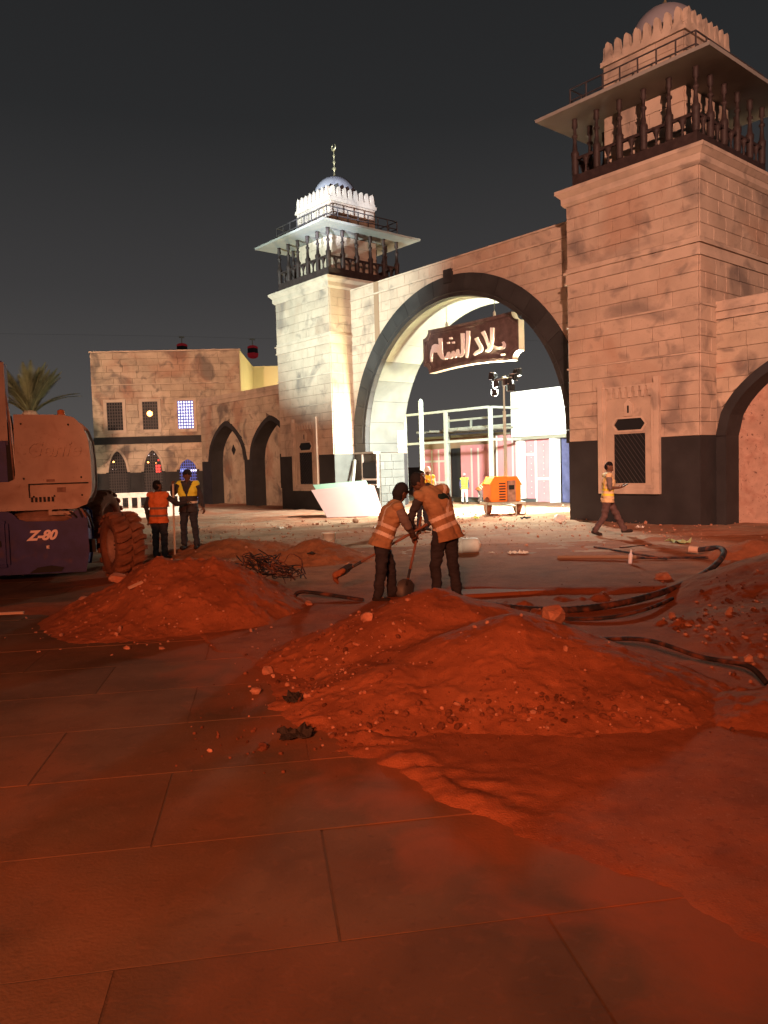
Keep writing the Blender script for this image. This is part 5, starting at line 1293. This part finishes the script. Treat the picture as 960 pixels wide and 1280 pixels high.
b2 = cyl_thing('drum', [(.01, 0), (.13, 0), (.15, .02), (.155, .06), (.15, .10), (.152, .34), (.14, .40), (.12, .42), (.01, .42)], 'white_plastic', (1.42, 15.0, .15), (0, math.pi/2, .05), 'white plastic drum lying on its side behind the digging workers', 'drum')
MB().lathe([(.158, .05), (.165, .06), (.165, .08), (.158, .09)], n=20).build('rim_band', 'white_plastic', b2, True)
MB().lathe([(.06, .42), (.06, .45), (.03, .46)], n=14).build('cap', 'pole_pale', b2, True)
bt = cyl_thing('water_bottle', [(.01, 0), (.032, 0), (.034, .02), (.034, .07), (.030, .09), (.034, .11), (.034, .15), (.015, .19), (.013, .21)], 'bottle', (4.06, 12.7, surf(4.06, 12.7)), (0, .1, 0), 'clear plastic water bottle standing near the batten on the far pavement', 'bottle', 12)
MB().lathe([(.016, .21), (.016, .235), (.004, .237)], n=10).build('cap', 'white_board', bt)
MB().lathe([(.0345, .075), (.0348, .145)], n=12).build('label', 'window_white' if False else 'white_board', bt)
def scrap(x, y, s, label, mt='white_plastic', seed=0, name='scrap', cat='litter'):
    q = random.Random(seed+50); bm = bmesh.new(); bmesh.ops.create_grid(bm, x_segments=6, y_segments=5, size=s)
    for v in bm.verts: v.co.z = abs(q.gauss(0, .28))*s+.004; v.co.x *= q.uniform(.8, 1.15); v.co.y *= q.uniform(.5, .8)
    ret = bmesh.ops.extrude_face_region(bm, geom=bm.faces[:])
    for v in [e for e in ret['geom'] if isinstance(e, bmesh.types.BMVert)]: v.co.z += .006
    me = bpy.data.meshes.new(name); bm.to_mesh(me); bm.free(); me.materials.append(M[mt]); o = bpy.data.objects.new(name, me); link(o); o.location = (x, y, surf(x, y)); o.rotation_euler = (0, 0, q.uniform(0, 3)); return tag(o, label, cat)
scrap(2.45, 14.5, .11, 'crumpled white plastic scrap right of the lying drum', seed=1)
scrap(2.62, 14.45, .08, 'smaller white plastic scrap touching the crumpled one', seed=2)
scrap(2.05, 14.75, .05, 'tiny white scrap between the drum and the crumpled plastic', seed=3)
scrap(1.78, 17.2, .13, 'grey white rag on the dirt beyond the lying drum', seed=4)
scrap(5.95, 15.5, .22, 'faded green sheet on the soil right of the walking man', 'green_scrap', seed=5)
scrap(2.9, 24.2, .10, 'bright green bag on the lit dirt left of the light tower', 'lime_hiviz', seed=6)
scrap(4.3, 23.4, .16, 'dark rubble bag in front of the light tower', 'dark', seed=7)
scrap(-.62, 4.93, .11, 'dark lump of asphalt on the pavement by the dirt edge', 'asphalt_bit', seed=8, cat='debris')
scrap(-.72, 5.62, .09, 'second dark lump of asphalt, a little farther along the dirt edge', 'asphalt_bit', seed=9, cat='debris')
scrap(-1.35, 14.0, .07, 'small black scrap on the low soil heap before the bucket', 'asphalt_bit', seed=10, cat='debris')
o = MB().box(-.22, .22, -.02, .02, 0, .03).build('timber_offcut', 'pole_pale', loc=(-4.85, 9.7, surf(-4.85, 9.7)+.01), rot=(0, 0, .1)); tag(o, 'pale timber offcut lying at the far left before the boom lift', 'timber')
o = MB().box(-.09, .09, -.02, .02, 0, .02).build('timber_offcut', 'pole_pale', loc=(-2.95, 9.0, surf(-2.95, 9.0)+.01), rot=(.25, -.3, .7)); tag(o, 'short pale splinter stuck in the near slope of the left heap', 'timber')
for i_, (x, y, s_, lb) in enumerate(((-.2, 21.5, .16, 'flattened pale cardboard on the dirt left of the digging workers, below the leaning sheets'), (3.3, 20.6, .12, 'torn white paper on the dirt in line with the light tower'), (-3.1, 22.4, .14, 'pale rag on the dirt before the black arcade arches'), (6.3, 18.9, .10, 'crumpled white wrapper close to the black base of the near tower'))):
    scrap(x, y, s_, lb, 'white_plastic', seed=30+i_)
rock(5.0, 21.9, .22, 'pale broken concrete lump at the foot of the near tower, left corner', seed=21, mt='white_plastic', flat=.8)
rock(-.9, 24.4, .12, 'concrete lump on the lit dirt before the leaning sheets', seed=22, mt='ground')
# pebbles strewn over the heap: many small real stones in one mesh
q = random.Random(77); m = MB(); ico = bmesh.new(); bmesh.ops.create_icosphere(ico, subdivisions=1, radius=1); IV = [v.co.copy() for v in ico.verts]; IF = [tuple(v.index for v in f.verts) for f in ico.faces]; ico.free()
H = MOUNDS['big']
cand = []
for k in range(340):
    if k < 210: cx, cy, sxg, syg = -.45, 6.5, .38, .62
    elif k < 300: cx, cy, sxg, syg = .9, 5.0, .8, .14
    else: cx, cy, sxg, syg = .9, 6.2, .8, .6
    x, y = q.gauss(cx, sxg), q.gauss(cy, syg); cand.append((x, y, min(.035, .004+q.expovariate(1/.006))))
def pebbles(cand, hfs, name, label, mt='rock'):
    X_ = np.array([c[0] for c in cand]); Y_ = np.array([c[1] for c in cand]); Z_ = soil_h(X_, Y_)
    for h in hfs: Z_ = np.maximum(Z_, h(X_, Y_))
    m = MB(); c0 = (float(X_.mean()), float(Y_.mean()))
    for (x, y, rr), z in zip(cand, Z_):
        if z < -.02: z = 0 if pav_ok(x, y) else -.13
        R3 = Matrix.Rotation(q.uniform(0, 6), 3, 'Z') @ Matrix.Rotation(q.uniform(0, 6), 3, 'X'); s3 = (q.uniform(.8, 1.3), q.uniform(.7, 1), q.uniform(.5, .8))
        m.add([R3 @ Vector((v.x*s3[0]*rr*q.uniform(.85, 1.1), v.y*s3[1]*rr, v.z*s3[2]*rr))+Vector((x-c0[0], y-c0[1], float(z)+rr*.25)) for v in IV], IF)
    return tag(m.build(name, mt, loc=(c0[0], c0[1], 0)), label, None, kind='stuff')
pebbles(cand, [H], 'pebbles', 'small stones strewn over the big soil heap')
mat('clod', (.15, .055, .03), .95, .5, 3, .5, 60)
cand = [(q.gauss(.9, .75), q.gauss(5.05, .13), .006+min(.03, q.expovariate(1/.009))) for k in range(260)]+[(q.gauss(-.5, .35), q.gauss(6.3, .6), .006+min(.03, q.expovariate(1/.008))) for k in range(160)]+[(q.gauss(-.3, .5), q.gauss(4.9, .25), .005+min(.02, q.expovariate(1/.006))) for k in range(120)]+[(q.gauss(3.6, 1.0), q.gauss(8.2, 1.0), .006+min(.03, q.expovariate(1/.010))) for k in range(240)]
pebbles(cand, [H, MOUNDS['right']], 'clods', 'dark clods of soil round the foot of the big heap', 'clod')
cand = [(q.uniform(-6, 7), q.uniform(14.6, 26), min(.05, .006+q.expovariate(1/.008))) for k in range(800)]+[(q.gauss(3.2, .9), q.gauss(7.6, .8), min(.06, .01+q.expovariate(1/.012))) for k in range(260)]+[(q.gauss(-2.6, .9), q.gauss(8.6, .6), .006+q.expovariate(1/.007)) for k in range(160)]
cand += [(q.uniform(-7, 9), q.gauss(22, 3.2), .008+min(.05, q.expovariate(1/.012))) for k in range(900)]
pebbles(cand, [MOUNDS['left'], MOUNDS['right'], MOUNDS['back'], MOUNDS['far']], 'rubble', 'small rubble scattered over the site dirt')
